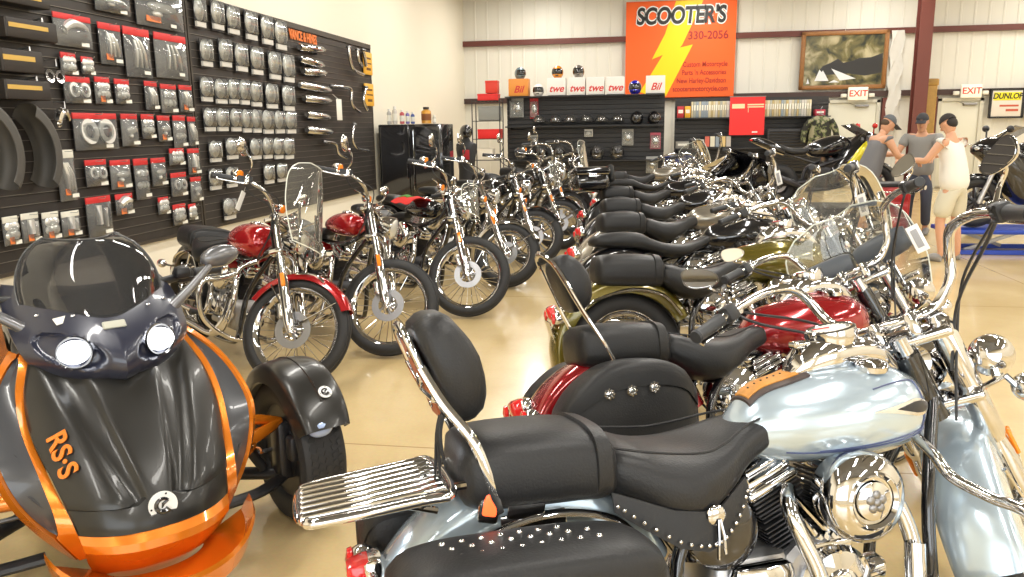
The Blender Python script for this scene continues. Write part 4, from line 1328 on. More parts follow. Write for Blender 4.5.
for r, row in enumerate(DSC):
    for i, (y, z, w_, h) in enumerate(row):
        if proto is None:
            t = proto = thing('disc_package', None, 'package', (SX + .05, y, z))
            part('backing_card', M().box((-.002, 0, 0), (.004, .92, 1)), CARDK, t)
            part('chrome_disc', lambda: M()._add([(p[0], p[1] * .98, p[2] * .88 + .13) for p in disc_item().v], disc_item().f), ZINC, t)
            part('clear_blister', M().rbox((.02, 0, .12), (.045, .86, .74), .012), BAGM, t)
            part('printed_label', M().box((.012, 0, -.36), (.025, .86, .17)), LABELW, t)
            part('peg_hook', M().tube([(-.028, 0, .47), (.07, 0, .47)], .006, 5), HOOK, t)
        else: t = copy_tree(proto)
        t.location = (SX + .05, y, z); t.scale = (1, w_ * .95, h)
        t['label'] = 'clear pack with a round chrome cover in the %s row of the disc packs' % WORDS[r]
        t['group'] = 'chrome disc packs in the %s row' % WORDS[r]
# mufflers on the far half
MUF = [((10.25, 2.61), (11.07, 2.64)), ((10.23, 2.46), (11.0, 2.43)), ((10.32, 2.31), (11.07, 2.33)), ((10.17, 2.13), (11.2, 2.10)), ((10.3, 1.96), (11.19, 1.95)), ((10.35, 1.75), (11.11, 1.72)), ((10.32, 1.55), (11.17, 1.51))]
ML = ['slash-cut chrome muffler at the top under the orange lettering', 'slash-cut chrome muffler second under the orange lettering', 'short pale round-ended muffler third under the orange lettering', 'long chrome muffler with a turned-out end, fourth of the stack', 'dull chrome muffler fifth of the stack beside the white tag', 'dark chrome muffler sixth of the muffler stack', 'lowest muffler of the stack on the slat wall']
for i, ((ya, za), (yb, zb)) in enumerate(MUF):
    t = thing('muffler', ML[i], 'muffler', (SX + .10, (ya + yb) / 2, (za + zb) / 2), group='mufflers on the slat wall')
    dy = (yb - ya) / 2; dz = (zb - za) / 2
    part('muffler_body', M().tube([(0, -dy, -dz), (0, -dy + .02, -dz), (0, dy - .12, dz * .8), (0, dy - .06, dz), (0, dy, dz)], [.035, .05, .055, .035, .028], 16), CHROME if i < 2 else CHROME2, t)
    part('wall_bracket', M().box((-.05, -dy * .5, -.05), (.08, .02, .02)).box((-.05, dy * .5, -.05), (.08, .02, .02)), BLACKPL, t)
HDR = [[(12.04, 2.77), (12.07, 2.59), (12.21, 2.45), (12.64, 2.4)], [(12.42, 2.76), (12.44, 2.62), (12.6, 2.53)], [(12.68, 2.78), (12.75, 2.66), (12.79, 2.54)], [(11.27, 2.16), (12.0, 2.16), (12.03, 1.99), (12.12, 1.88), (12.38, 1.81)], [(12.73, 2.21), (12.58, 2.01), (12.73, 1.85)], [(10.9, 1.38), (11.3, 1.34), (11.4, 1.2), (11.7, 1.12)], [(12.1, 1.62), (12.0, 1.4), (12.2, 1.25), (12.7, 1.2)]]
HL = ['large curved exhaust pipe at the top right of the slat wall', 'shorter curved exhaust pipe between two others at the top right', 'small bent exhaust pipe beside the upper yellow sign', 'bright S-bent exhaust pipe in the middle of the slat wall', 'bent exhaust pipe beside the lower yellow sign', 'low bent exhaust pipe under the muffler stack', 'curved exhaust pipe at the lower right of the slat wall']
for i, L_ in enumerate(HDR):
    y0, z0 = L_[0]
    t = thing('exhaust_header', HL[i], 'exhaust pipe', (SX + .10, y0, z0), group='loose exhaust pipes on the slat wall')
    part('pipe', M().tube([(0, y - y0, z - z0) for y, z in L_], .026 if i < 5 else .022, 12, 6), CHROME2 if i not in (3,) else CHROME, t)
    part('flange', M().lathe([(.026, -.01), (.04, -.01), (.04, .012), (.026, .012)], (0, 0, 0), (0, .3, 1), 16), STEEL, t)
YELM = mat('amber_yellow_sign', (.85, .45, .04), .45)
for i, (y, z, w_, h) in enumerate([(13.0, 2.6, .40, .36), (13.0, 2.1, .42, .36)]):
    t = thing('wall_sign', ['upper yellow card with dark lines at the slat wall end', 'lower yellow card with dark lines at the slat wall end'][i], 'sign', (SX + .05, y, z), group='yellow cards at the slat wall end')
    part('card', M().rbox((0, 0, 0), (.03, w_, h), .02), YELM, t)
    part('printing', M().box((.016, 0, .08), (.004, w_ * .6, .03)).box((.016, 0, .0), (.004, w_ * .7, .02)).box((.016, 0, -.09), (.004, w_ * .5, .04)), mat('dark_print', (.12, .05, .01), .5), t)
tag(part('hang_tag', M().rbox((SX + .17, 11.34, 1.83), (.004, .20, .30), .002).tube([(SX + .17, 11.34, 1.97), (SX + .08, 11.34, 2.05)], .003, 5), STICK), 'white paper tag hanging from the mufflers', 'tag')
t = thing('wall_lettering', 'row of orange letters at the top of the slat wall', 'lettering', (SX + .03, 10.55, 2.76))
text('letters', 'VANCE & HINES', .17, ORNG, (0, 0, 0), (pi / 2, 0, pi / 2), t, .006, sx=.72, bold=.004)
# leather roll bars with gold lettering
for i, (y, z, w_, h) in enumerate([(5.40, 2.50, .5, .09), (5.43, 2.29, .51, .14), (5.30, 2.06, .40, .16), (5.32, 1.86, .44, .14)]):
    t = thing('boxed_part', ['dark boxed part at the top left corner', 'dark box with a gold stripe, second from the top left', 'dark box with a gold stripe, third from the top left', 'dark box with a gold stripe, lowest of the four at the left edge'][i], 'box', (SX + .10, y, z), group='dark boxes at the left edge of the slat wall')
    part('carton', M().rbox((0, 0, 0), (.14, w_, h), .012), mat('dark_brown_card', (.028, .022, .018), .55), t)
    part('gold_stripe', M().box((.071, -.04, h * .12), (.004, w_ * .75, h * .22)), mat('gold_print', (.6, .38, .08), .5), t)
    part('peg_hook', M().tube([(-.075, w_ * .3, h / 2 + .01), (.03, w_ * .3, h / 2 + .03), (.03, w_ * .3, h / 2 - .01)], .008, 6), HOOK, t)
for i, (y, z, w_, h) in enumerate([(5.50, 1.40, .44, .56), (5.12, 1.41, .2, .5)]):
    t = thing('fender_panel', ['large dark grey curved fender hanging on the slat wall', 'dark fender panel cut off by the left edge of the photo'][i], 'fender', (SX + .10, y, z), group='spare fenders on the slat wall')
    m = M(); m.arc_sweep(fender_sec(.42, .19, .05, crown=.06), (0, 0, 0), -38, 62, 20)
    m.v = [(p[1] * 1.0 + .02, p[0] - .36, p[2]) for p in m.v]
    part('panel', m, mat('primer_grey', (.075, .07, .062), .55), t)
    part('peg_hook', M().tube([(-.075, -.1, h * .62), (0.02, -.1, h * .62)], .008, 6), HOOK, t)
for i, (y, z, w_, h, k) in enumerate([(5.70, 1.98, .19, .25, 2), (5.74, 1.63, .14, .32, 0)]):
    t = thing('chrome_bracket', ['small chrome bracket hanging beside the dark boxes', 'thin curved chrome lever hanging above the tall clear pack'][i], 'bracket', (SX + .06, y, z), group='loose chrome parts on the near slat wall')
    part('bracket_body', item_mesh(k, w_ * 1.4, h * 1.3), CHROME, t)
    part('peg_hook', M().tube([(-.038, 0, h * .5), (.05, 0, h * .5), (.05, 0, h * .3)], .005, 6), HOOK, t)
# ------------------------------------------------------------------ three-wheeler
ORP = paint('burnt_orange_paint', (.80, .22, .012), .24, .45)
MATB = mat('satin_black_paint', (.022, .021, .019), .30, .25, .15)
POD = mat('dark_blue_grey_plastic', (.022, .025, .045), .3, .1, .4)
t = thing('three_wheeler', 'orange and black three-wheeled roadster with both headlights lit', 'three-wheeled motorcycle', (-1.83, 2.40, 0), rad(-42))
SPY = t
def sm(a, b, x):
    x = min(1, max(0, (x - a) / (b - a))); return x * x * (3 - 2 * x)
# front surface profile: z -> (nose x, half width, side setback)
HOOD = [(.14, .43, .15, .08), (.22, .50, .185, .10), (.29, .54, .205, .10), (.35, .56, .215, .10), (.42, .55, .228, .11), (.53, .47, .255, .13), (.64, .36, .280, .14), (.74, .25, .275, .13), (.84, .12, .235, .10)]
def hood_pt(z, u, dx=0):
    xc, w_, sb = interp(HOOD, z)
    y = w_ * u
    x = xc - sb * abs(u) ** 2.6 + dx
    return V((x, y, z))
def hood_ridge(z, u):
    if z < .41: return 0
    _, w_, _ = interp(HOOD, z); y = abs(w_ * u); v = (z - .41) / .41
    r = .030 + .085 * v
    c = .016 * (1 - sm(r - .012, r + .010, y))                       # raised spine
    r2 = .055 + .165 * v ** .8
    c += .022 * sm(r2 - .03, r2 + .01, y) * sm(.0, .18, v) - .012 * (math.exp(-((y - (r + r2) / 2) / .03) ** 2)) * sm(0, .15, v)
    return c * sm(0, .06, v)
def hood_mesh(z0, z1, n, ridge=True, off=0, u0=-1, u1=1, nu=60):
    rows = []
    for i in range(n + 1):
        z = z0 + (z1 - z0) * i / n
        rows.append([hood_pt(z, u0 + (u1 - u0) * j / nu, off + (hood_ridge(z, u0 + (u1 - u0) * j / nu) if ridge else 0)) for j in range(nu + 1)])
    back = [[p - V((.03, 0, 0)) for p in r] for r in rows]
    m = M(); m.rings([r + list(reversed(b)) for r, b in zip(rows, back)]); return m
hd_ = part('hood', hood_mesh(.46, .84, 44), MATB, t, sharp=50)
# bumper band with notch up to the badge
def band():
    rows = []
    for i in range(9):
        v = i / 8; row = []
        for j in range(61):
            u = -1 + j / 30; top = .455 + .035 * max(0, 1 - abs(u) / .28); bot = .385
            z = bot + (top - bot) * v; row.append(hood_pt(z, u, .006))
        rows.append(row)
    m = M(); m.rings([r + [p - V((.03, 0, 0)) for p in reversed(r)] for r in rows]); return m
bd_ = part('bumper_band', band(), MATB, t, sharp=50)
def logo(m, c, R, r, q):
    """ring badge with a curled centre"""
    m.mat(0).lathe([(.001, 0), (r, 0), (r, .004), (.001, .004)], c, q @ V((1, 0, 0)), 32)
    m.mat(1)
    o = V(c) + q @ V((.005, 0, 0))
    m.tube([o + q @ V((0, r * .48 * math.cos(rad(a)), r * .48 * math.sin(rad(a)))) for a in range(40, 330, 20)], [r * .10 + r * .010 * i for i in range(15)], 8)
    m.tube([o + q @ V((0, r * .48 * math.cos(rad(40)), r * .48 * math.sin(rad(40)))), o + q @ V((0, 0, r * .1)), o + q @ V((0, -r * .1, -r * .18))], [r * .1, r * .12, r * .05], 8)
    for k in range(3):
        a = rad(70 + 120 * k); m.ball(o + q @ V((0, r * .84 * math.cos(a), r * .84 * math.sin(a))), (.002, r * .08, r * .08), 8, 4)
LGW = mat('badge_white', (.85, .85, .83), .3, emit=None); 
q0 = Ry(rad(-8))
m = M(); p0 = hood_pt(.445, 0, .010); logo(m, p0, q0, .042, q0)
part('nose_badge', m, [LGW, BLACKGLOSS], bd_)
# lower orange nose in two facets, with a crease
def lower():
    rows = []
    for (z, dx) in ((.383, .004), (.36, .022), (.335, .028), (.325, .022), (.27, .0), (.20, -.03), (.15, -.05)):
        rows.append([hood_pt(z, -1 + j / 20, dx - .02 * (1 - math.cos((j / 20 - 1) * 0)) ) for j in range(41)])
    m = M(); m.rings([r + [p - V((.03, 0, 0)) for p in reversed(r)] for r in rows]); return m
part('nose_cowl', lower(), ORP, t, sharp=25)
# splitter lip
def lip():
    m = M(); rg = []
    for i in range(31):
        a = rad(-82 + 164 * i / 30); s_ = math.sin(a); c = math.cos(a)
        x = .30 + .36 * c ** .6; y = .31 * s_; up = .09 * abs(s_) ** 3
        ix = .30 + .17 * c ** .6 - .0; iy = .16 * s_
        rg.append([V((x, y, .25 + up)), V((x + .006, y * 1.01, .235 + up)), V((x - .02, y * .97, .17 + up)), V((ix, iy, .15)), V((ix, iy, .20)), V((x - .03, y * .93, .205 + up * .8))])
    m.rings(rg); return m
part('splitter_lip', lip(), ORP, t, sharp=30)
A_ = [(.02, .225, .84), (.12, .272, .745), (.22, .282, .645), (.34, .258, .53), (.435, .232, .43), (.455, .218, .37), (.43, .195, .29)]
D_ = [(-.06, .28, .85), (.06, .345, .785), (.18, .385, .70), (.27, .40, .60), (.30, .375, .48), (.33, .315, .37), (.36, .235, .27)]
def lerp(a, b, t_): return [p + (q - p) * t_ for p, q in zip(a, b)]
for s in (-1, 1):
    def cur(L): 
        pts, _ = spline([V((x, s * y, z)) for x, y, z in L], [0] * len(L), 6); return pts
    A1 = cur(A_); D1 = cur(D_); n = len(A1)
    up = [max(.0, math.sin(pi * min(1, max(0, (i / (n - 1) - .03) / .80)))) ** .5 for i in range(n)]
    B1 = [a + (d - a) * (.5 - .34 * u) + V((.012, s * .004, 0)) for a, d, u in zip(A1, D1, up)]
    C1 = [a + (d - a) * (.5 + .34 * u) + V((.004, s * .01, 0)) for a, d, u in zip(A1, D1, up)]
    sh = [V((-.02, 0, 0))] * n
    m = M(); m.grid([[p + V((0, 0, .0)) for p in A1], B1]); m.grid([C1, D1]); 
    rim = [V((-.03, -s * .01, 0)) for _ in A1]
    m.grid([B1, [p + V((-.035, -s * .005, 0)) for p in B1]]); m.grid([C1, [p + V((-.03, -s * .02, 0)) for p in C1]])
    E1 = [V((p.x - .42 + .0, s * (abs(p.y) * .90), p.z + .02)) for p in D1]
    k = int(n * .52)
    m.grid([D1[:k + 1], [p + V((-.05, -s * .0, 0)) for p in D1[:k + 1]], E1[:k + 1]])
    sp = part('side_panel', m, ORP, t, sharp=50)
    m = M(); mid = [b + (c - b) * .5 + V((-.022, -s * .01, 0)) for b, c in zip(B1, C1)]
    m.grid([[p + V((-.012, 0, 0)) for p in B1], mid, [p + V((-.012, -s * .01, 0)) for p in C1]])
    part('air_vent', m, mat('vent_grey', (.05, .052, .058), .3, 0, .3), sp)
    m = M()
    for i in range(3):
        a = B1[int(n * (.35 + .15 * i))]; c = C1[int(n * (.28 + .15 * i))]; m.cut().tube([a + V((-.03, 0, 0)), c + V((-.03, -s * .02, 0))], .006, 6)
    part('vent_vane', m, BLACKPL, sp)
    m = M(); m.grid([D1[k:], [p + V((-.05, -s * .02, 0)) for p in D1[k:]], [V((-.25, p.y * .85, p.z)) for p in D1[k:]]])
    part('lower_side_panel', m, BLACKPL, t)
    # red mark on the upper edge
for s in (-1,):
    tx = text('side_lettering', 'RS·S', .085, ORP, (0, 0, 0), (0, 0, 0), hd_, .002, bold=.002)
    zz = .60; P0 = hood_pt(zz, -.80, .022)
    ez = (hood_pt(.58, -.86) - hood_pt(.70, -.86)).normalized(); ey = (hood_pt(.63, -.70) - hood_pt(.63, -.95)).normalized()
    nrm = ez.cross(ey).normalized()
    if nrm.x < 0: nrm = -nrm
    yv = nrm.cross(ez)
    tx.matrix_local = Matrix.Translation(P0 + nrm * .006) @ Matrix((ez, yv, nrm)).transposed().to_4x4()
# headlight pod
PODT = [(.745, .15, .13, .10), (.77, .22, .20, .16), (.81, .25, .235, .19), (.86, .245, .26, .20), (.91, .195, .272, .23), (.96, .11, .275, .24), (1.0, .02, .268, .24), (1.03, -.06, .25, .22)]
def pod_pt(z, u, off=0):
    xc, w_, sb = interp(PODT, z)
    beak = .03 * max(0, 1 - abs(u) / .22) * sm(.97, .80, z)
    return V((xc - sb * abs(u) ** 2.2 + beak + off, w_ * u, z + .0))
def lamp_d(z, u):
    xc, w_, sb = interp(PODT, z); y = w_ * u
    d = ((abs(y) - .135) / .085) ** 2 + ((z - .868 - (abs(y) - .135) * .25) / .045) ** 2
    return -.035 * sm(1.25, .75, d)
def pod():
    rows = []
    for i in range(41):
        z = .745 + (1.03 - .745) * i / 40
        rows.append([pod_pt(z, -1 + j / 40, lamp_d(z, -1 + j / 40)) for j in range(81)])
    m = M(); m.rings([r + [p - V((.05, 0, 0)) for p in reversed(r)] for r in rows]); return m
po = part('front_fairing', pod(), POD, t, sharp=45)
HLM = mat('lit_headlamp', (1, 1, 1), .2, emit=(.93, .96, 1), es=9)
for s in (-1, 1):
    c = V((.182, s * .128, .868)); 
    part('headlight', M().ball(c, (.036, .048, .038), 24, 12), HLM, po)
    part('headlight_bezel', M().lathe([(.047, -.01), (.054, .0), (.052, .010), (.046, .006)], c + V((.006, 0, 0)), (1, s * .35, .1), 28, closed=True), BLACKGLOSS, po)
    L = bpy.data.lights.new('headlamp_beam', 'SPOT'); L.energy = 8; L.spot_size = 1.2; L.shadow_soft_size = .04; L.color = (.93, .96, 1)
    lo = bpy.data.objects.new('headlamp_beam', L); COL.objects.link(lo); lo.parent = t; lo.location = c + V((.05, s * .01, 0)); lo.rotation_euler = (0, -pi / 2 + .12, 0)
part('fairing_nose_badge', M().rbox(pod_pt(.935, 0, .004), (.01, .07, .03), .004, Ry(-.9)), mat('pale_badge', (.45, .45, .38), .4), po)
for y in (-.19, -.1, .13, .2):
    part('screen_bolt', M().ball(pod_pt(.965, y / .268, .008), (.006, .008, .006), 8, 5), CHROME2, po)
# windshield
def scr(edge=False):
    rows = []
    for i in range(15):
        v = i / 14; z = .945 + .245 * v; w_ = .215 + .02 * math.sin(pi * v) - .075 * v ** 3
        if v > .8: w_ *= math.sqrt(max(0.02, 1 - ((v - .8) / .235) ** 2)) * .35 + .65
        row = []
        for j in range(25):
            u = -1 + j / 12; x = .135 - .235 * v ** .9 - (.20 - .05 * v) * abs(u) ** 2.1
            zz = z - .02 * abs(u) ** 2 * (1 - v) + .0
            row.append(V((x, u * w_, zz)))
        rows.append(row)
    m = M()
    if edge:
        loop = rows[0] + [r[-1] for r in rows[1:]] + list(reversed(rows[-1]))[1:] + [r[0] for r in reversed(rows[1:-1])]
        m.tube(loop, .003, 6, closed=True); return m
    m.rings([r + [p - V((.004, 0, .001)) for p in reversed(r)] for r in rows]); return m
ws_ = part('windshield', scr(), SMOKE, t, sharp=60)
part('windshield_edge', scr(True), mat('smoke_edge', (.10, .10, .10), .2), ws_)
part('warning_sticker', M().rbox((.075, -.135, .955), (.004, .055, .025), .001, Rz(.55) @ Ry(-.7)), STICK, ws_)
# dash, body, tank, seat
def body():
    tb = [(-1.35, .06, .60, .66), (-1.2, .15, .50, .74), (-.9, .20, .42, .70), (-.6, .23, .34, .78), (-.35, .25, .28, .90), (-.1, .24, .28, .88), (.1, .20, .25, .82), (.3, .15, .24, .62)]
    return loft_tab(tb, M(), 2.8, 32, 30)
part('body_shell', body(), BLACKPL, t, sharp=60)
part('dashboard', M().rbox((-.12, 0, .96), (.22, .34, .07), .03, Ry(-.3), 3).lathe([(.05, 0), (.055, .012), (.045, .014), (.001, .01)], (-.15, .07, .99), (-.4, 0, 1), 24).lathe([(.05, 0), (.055, .012), (.045, .014), (.001, .01)], (-.15, -.07, .99), (-.4, 0, 1), 24), BLACKPL, t)
def seat3():
    tb = [(-1.30, .07, .76, .80), (-1.2, .14, .72, .86), (-1.0, .16, .70, .84), (-.88, .16, .66, .78), (-.7, .14, .66, .76), (-.5, .10, .72, .84)]
    return loft_tab(tb, M(), 2.8, 32, 24)
part('seat', seat3(), LEATHER, t, sharp=60)
# handlebar
hb_ = part('handlebar', M().tube([(-.26, -.38, 1.0), (-.18, -.2, .99), (-.16, 0, .97), (-.18, .2, .99), (-.26, .38, 1.0)], .016, 12, 6), BLACKPL, t)
for s in (-1, 1):
    part('grip', M().lathe([(.017, 0), (.021, .004), (.0185, .015), (.0185, .11), (.02, .115), (.012, .125), (.001, .126)], (-.27, s * .39, 1.0), (-.25, s, .02), 18), GRIP, hb_)
    part('bar_end', M().lathe([(.008, 0), (.012, .004), (.012, .02), (.001, .024)], (-.303, s * .518, 1.003), (-.25, s, .02), 12), CHROME2, hb_)
    part('switch_housing', M().rbox((-.245, s * .345, 1.0), (.055, .07, .055), .015, Rz(s * .2), 2).rbox((-.20, s * .33, 1.02), (.06, .06, .05), .02, None, 2), BLACKPL, hb_)
    part('control_lever', M().tube([(-.21, s * .33, 1.0), (-.195, s * .38, .995), (-.21, s * .49, .99)], [.009, .008, .005], 8, 3, flat=.5), BLACKPL, hb_)
    # mirrors on long stalks
    ms_ = part('mirror', M().tube([(-.02, s * .22, .915), (-.05, s * .32, .99), (-.09, s * .40, 1.05)], [.022, .016, .014], 10, 5).ball((-.10, s * .445, 1.082), (.035, .075, .042), 20, 12, Rx(s * .15)), mat('mirror_grey', (.16, .16, .17), .25, .5, .5), t)
    part('mirror_glass', M().ball((-.125, s * .445, 1.082), (.012, .066, .035), 20, 8, Rx(s * .15)), MIRRORG, ms_)
# front wheels, fenders, suspension
def mk_car_tire():
    m = M(); R = .285; w = .085
    pr = [(.19, -w * .8), (.21, -w), (.24, -w * 1.06), (.27, -w * .98), (.282, -w * .8), (R, -w * .5), (R, w * .5), (.282, w * .8), (.27, w * .98), (.24, w * 1.06), (.21, w), (.19, w * .8), (.18, w * .5), (.18, -w * .5)]
    m.lathe(pr, (0, 0, 0), (0, 1, 0), 60, closed=True)
    for y in (-.055, -.03, 0, .03, .055):
        for k in range(60):
            a = 2 * pi * (k + (.5 if y in (-.03, .03) else 0)) / 60; c = V((R * math.cos(a), y, R * math.sin(a)))
            m.box(c, (.006, .018, .02), Ry(-a) @ Rx(.3 if y > 0 else -.3))
    return m
for s in (-1, 1):
    wm = Matrix.Translation((0, s * .66, .285))
    w_ = part('front_wheel', M().lathe([(.03, -.02), (.06, .03), (.15, .035), (.175, .05), (.19, .055), (.19, -.06), (.16, -.06), (.05, -.05)], (0, 0, 0), (0, s, 0), 36), DARKMET, t, None, wm)
    m = M()
    for i in range(5):
        a = 2 * pi * i / 5; m.tube([(.03 * math.cos(a), s * .05, .03 * math.sin(a)), (.17 * math.cos(a), s * .06, .17 * math.sin(a))], [.022, .016], 8)
    part('wheel_spokes', m, ALLOY, w_)
    part('tyre', mk_car_tire(), RUBBER, w_)
    def fnd():
        R = .335; sec = []; n = 12
        for i in range(n + 1):
            a = pi * i / n - pi / 2; sec.append((.105 * math.sin(a), R + .03 * math.cos(a) ** .7 if abs(math.cos(a)) > 1e-6 else R))
        full = [(-.112, R - .05)] + sec + [(.112, R - .05)]
        full = full + [(y * .94, r - .006) for y, r in reversed(full)]
        m = M(); o = V((0, s * .66, .285)); rings = []
        for i in range(31):
            a = rad(28 + (172 - 28) * i / 30); k = 1 - .35 * max(0, (i - 22) / 8) ** 2 - .12 * max(0, (6 - i) / 6) ** 2
            rings.append([o + V((r * math.cos(a), y * k, r * math.sin(a))) for y, r in full])
        return m.rings(rings)
    f_ = part('front_fender', fnd(), MATB, t, sharp=50)
    part('fender_crease', M().tube([(0 + .366 * math.cos(rad(a)), s * .66 - .0, .285 + .366 * math.sin(rad(a))) for a in range(45, 160, 5)], .004, 6), MATB, f_)
    a = rad(38); c = V((.350 * math.cos(a) + .012, s * .69, .285 + .350 * math.sin(a)))
    m = M(); logo(m, V((.372 * math.cos(rad(50)) + .0, s * .685, .285 + .372 * math.sin(rad(50)))), 0, .026, Ry(-rad(50)) @ Rz(0))
    part('fender_badge', m, [LGW, BLACKGLOSS], f_)
    part('position_lamp', M().ball((.335 * math.cos(rad(32)) + .005, s * .635, .285 + .335 * math.sin(rad(32)) - .01), (.03, .05, .035), 18, 10), mat('pale_blue_lamp', (.35, .45, .7), .15, .2, .8), f_)
    part('upper_arm', M().tube([(.06, s * .32, .47), (.05, s * .46, .46), (.03, s * .58, .42)], [.024, .022, .018], 10, 4).tube([(.14, s * .34, .41), (.10, s * .46, .41), (.03, s * .58, .42)], [.03, .026, .018], 10, 4), ORP, t)
    part('lower_arm', M().tube([(.16, s * .28, .20), (.12, s * .45, .19), (.02, s * .60, .19)], [.032, .030, .026], 10, 4, flat=.6).tube([(-.22, s * .28, .20), (-.1, s * .45, .19), (.02, s * .60, .19)], [.028, .026, .024], 10, 4), BLACKPL, t)
    part('steering_knuckle', M().rbox((.02, s * .585, .30), (.10, .06, .24), .02, None, 2).lathe([(.12, 0), (.12, .01), (.05, .02)], (0, s * .60, .285), (0, s, 0), 28).rbox((.12, s * .595, .33), (.06, .05, .10), .015, None, 2), DARKMET, t)
    sh = part('shock_absorber', M().cyl((-.02, s * .52, .22), (-.05, s * .30, .62), .02), BLACKPL, t)
    m = M(); aa = V((-.02, s * .52, .22)); bb = V((-.05, s * .30, .62)); pts = []
    d = (bb - aa).normalized(); u1 = d.orthogonal().normalized(); u2 = d.cross(u1)
    for i in range(100): 
        th = i * .5; pts.append(aa + (bb - aa) * (.15 + .75 * i / 99) + (u1 * math.cos(th) + u2 * math.sin(th)) * .035)
    m.tube(pts, .006, 5); part('coil_spring', m, ORP, sh)
    part('tie_rod', M().tube([(-.08, s * .2, .26), (-.07, s * .58, .27)], .009, 8), STEEL, t)
    part('foot_peg', M().tube([(-.55, s * .22, .30), (-.56, s * .36, .30)], .014, 8), STEEL, t)
wheel(t, 'rear_wheel', (-1.71, 0, .29), .29, .10, 'disc', None, rimmat=DARKMET)
part('rear_fender', M().arc_sweep(fender_sec(.345, .26, .03), (-1.71, 0, .29), 60, 165, 16), MATB, t)
part('swing_arm', M().tube([(-.9, .12, .30), (-1.3, .14, .29), (-1.71, .14, .29)], .03, 10).tube([(-.9, -.12, .30), (-1.3, -.14, .29), (-1.71, -.14, .29)], .03, 10), BLACKPL, t)
part('tail_section', M().rbox((-1.40, 0, .72), (.30, .16, .08), .03, Ry(.15), 3), ORP, t)
part('muffler', M().tube([(-.8, -.2, .24), (-1.1, -.25, .26), (-1.5, -.27, .30)], [.04, .07, .06], 14), CHROME2, t)
# ------------------------------------------------------------------ parked motorcycles
PW = paint('silver_blue_paint', (.52, .63, .72), .2, .5)
PR = paint('candy_red_paint', (.30, .006, .010), .15, .4)
PRR = paint('bright_red_paint', (.42, .006, .010), .15, .3)
PO = paint('olive_gold_paint', (.15, .12, .015), .18, .5)
PT = paint('pewter_paint', (.30, .27, .22), .2, .6)
PB = BLACKGLOSS
PIN = mat('pinstripe_blue', (.07, .09, .20), .3)
G_R = 'cruisers parked in the right-hand row'; G_L = 'motorcycles parked along the slat wall'
motorcycle('silver-blue cruiser with studded seat, chrome rack and padded backrest, nearest the camera', 'motorcycle', (-.25, 1.70), rad(25), .17, .78,
    dict(scale=.99, x0=1.66, paint=PW, backrest='pad', rack=1, bag='flat', studs=1, strap=1, pin=PIN, badge=1, guard=1, passing=1, covers=1, ww=1, mo=(-.03, .05, .10), mirz=.10, msz=.82, hi=1, mrot=(.5, .1), oilmat=BLACKGLOSS), G_R)
motorcycle('dark red cruiser with a chrome hoop backrest and black side bags', 'motorcycle', (-.06, 2.84), rad(22), .28, .82,
    dict(scale=.96, paint=PR, backrest='hoop', bag='slant', screen='wide', pouch=1, ww=1, guard=1, passing=1, x0=1.68, mo=(-.02, .03, .06), mirz=.06, msz=.8, pricetag=1), G_R)
motorcycle('olive cruiser with a red-striped rear fender behind the dark red one', 'motorcycle', (-.10, 4.30), rad(14), .17, .6,
    dict(paint=PO, x0=1.70, rfpaint=PO, screen='wide', passing=1, mirrors=0, pricetag=1, guard=1), G_R)
motorcycle('black cruiser with a low dipped seat behind the olive cruiser', 'motorcycle', (-.15, 5.35), rad(16), .17, .6,
    dict(paint=PB, seat='slim', bar='low', ffender='short', mirrors=0), G_R)
motorcycle('pewter grey cruiser with a long flat seat, fourth behind the dark red one', 'motorcycle', (-.2, 6.5), rad(16), .17, .6,
    dict(paint=PT, detail=0, pricetag=1, mirrors=0), G_R)
motorcycle('black touring cruiser with a wide gauge fairing far down the right row', 'motorcycle', (-.25, 7.8), rad(14), .17, .6,
    dict(paint=PB, detail=0, fairing=1, bag='slant', bar='low', mirrors=0), G_R)
motorcycle('black touring motorcycle with a large top case at its tail', 'motorcycle', (-.35, 9.4), rad(14), .15, .6,
    dict(paint=PB, detail=0, tourpak=1, bag='slant', bar='low', mirrors=0), G_R)
motorcycle('black motorcycle with bare chrome bars behind the touring motorcycle', 'motorcycle', (-.3, 10.9), rad(14), .15, .6,
    dict(paint=PB, detail=0, seat='slim', bar='ape', mirrors=0), G_R)
motorcycle('pewter motorcycle at the far end of the right-hand row', 'motorcycle', (-.5, 12.5), rad(14), .15, .6,
    dict(paint=PT, detail=0, seat='classic', bar='beach', screen='wide', mirrors=0), G_R)
# left row, against the slat wall; located by the front wheel
def leftbike(label, wx, wy, yaw, steer, cfg, lean=.17):
    fx = cfg.get('x0', 1.72) - cfg.get('fr', .33) * math.tan(rad(cfg.get('rake', 28))) + .0566
    x = wx - fx * math.cos(yaw); y = wy - fx * math.sin(yaw)
    return motorcycle(label, 'motorcycle', (x, y), yaw, lean, steer, cfg, G_L)
leftbike('red and pewter motorcycle with a tall clear screen behind the three-wheeler', -2.16, 4.42, rad(-40), .72,
    dict(paint=PRR, rfpaint=PT, tank='dyna', screen='tall', head='small', ffender='thin', guard=1, bar='low', sighi=1, levmat=CHROME, board=0, shock=1, bar2=1, ftr=.043, fr=.345, pricetag=1))
leftbike('red sporty motorcycle with a bare laced front wheel, second along the slat wall', -1.80, 5.16, rad(-40), .72,
    dict(paint=PRR, tank='peanut', seat='slim', head='small', ffender='none', bar='low', board=0, shock=1, ftr=.043, fr=.345, blackeng=1))
leftbike('black motorcycle with small clear screen, third along the slat wall', -1.50, 6.36, rad(-38), .70,
    dict(paint=PB, tank='peanut', seat='slim', head='small', ffender='none', bar='low', board=0, shock=1, screen='fly', ftr=.043, fr=.345, blackeng=1))
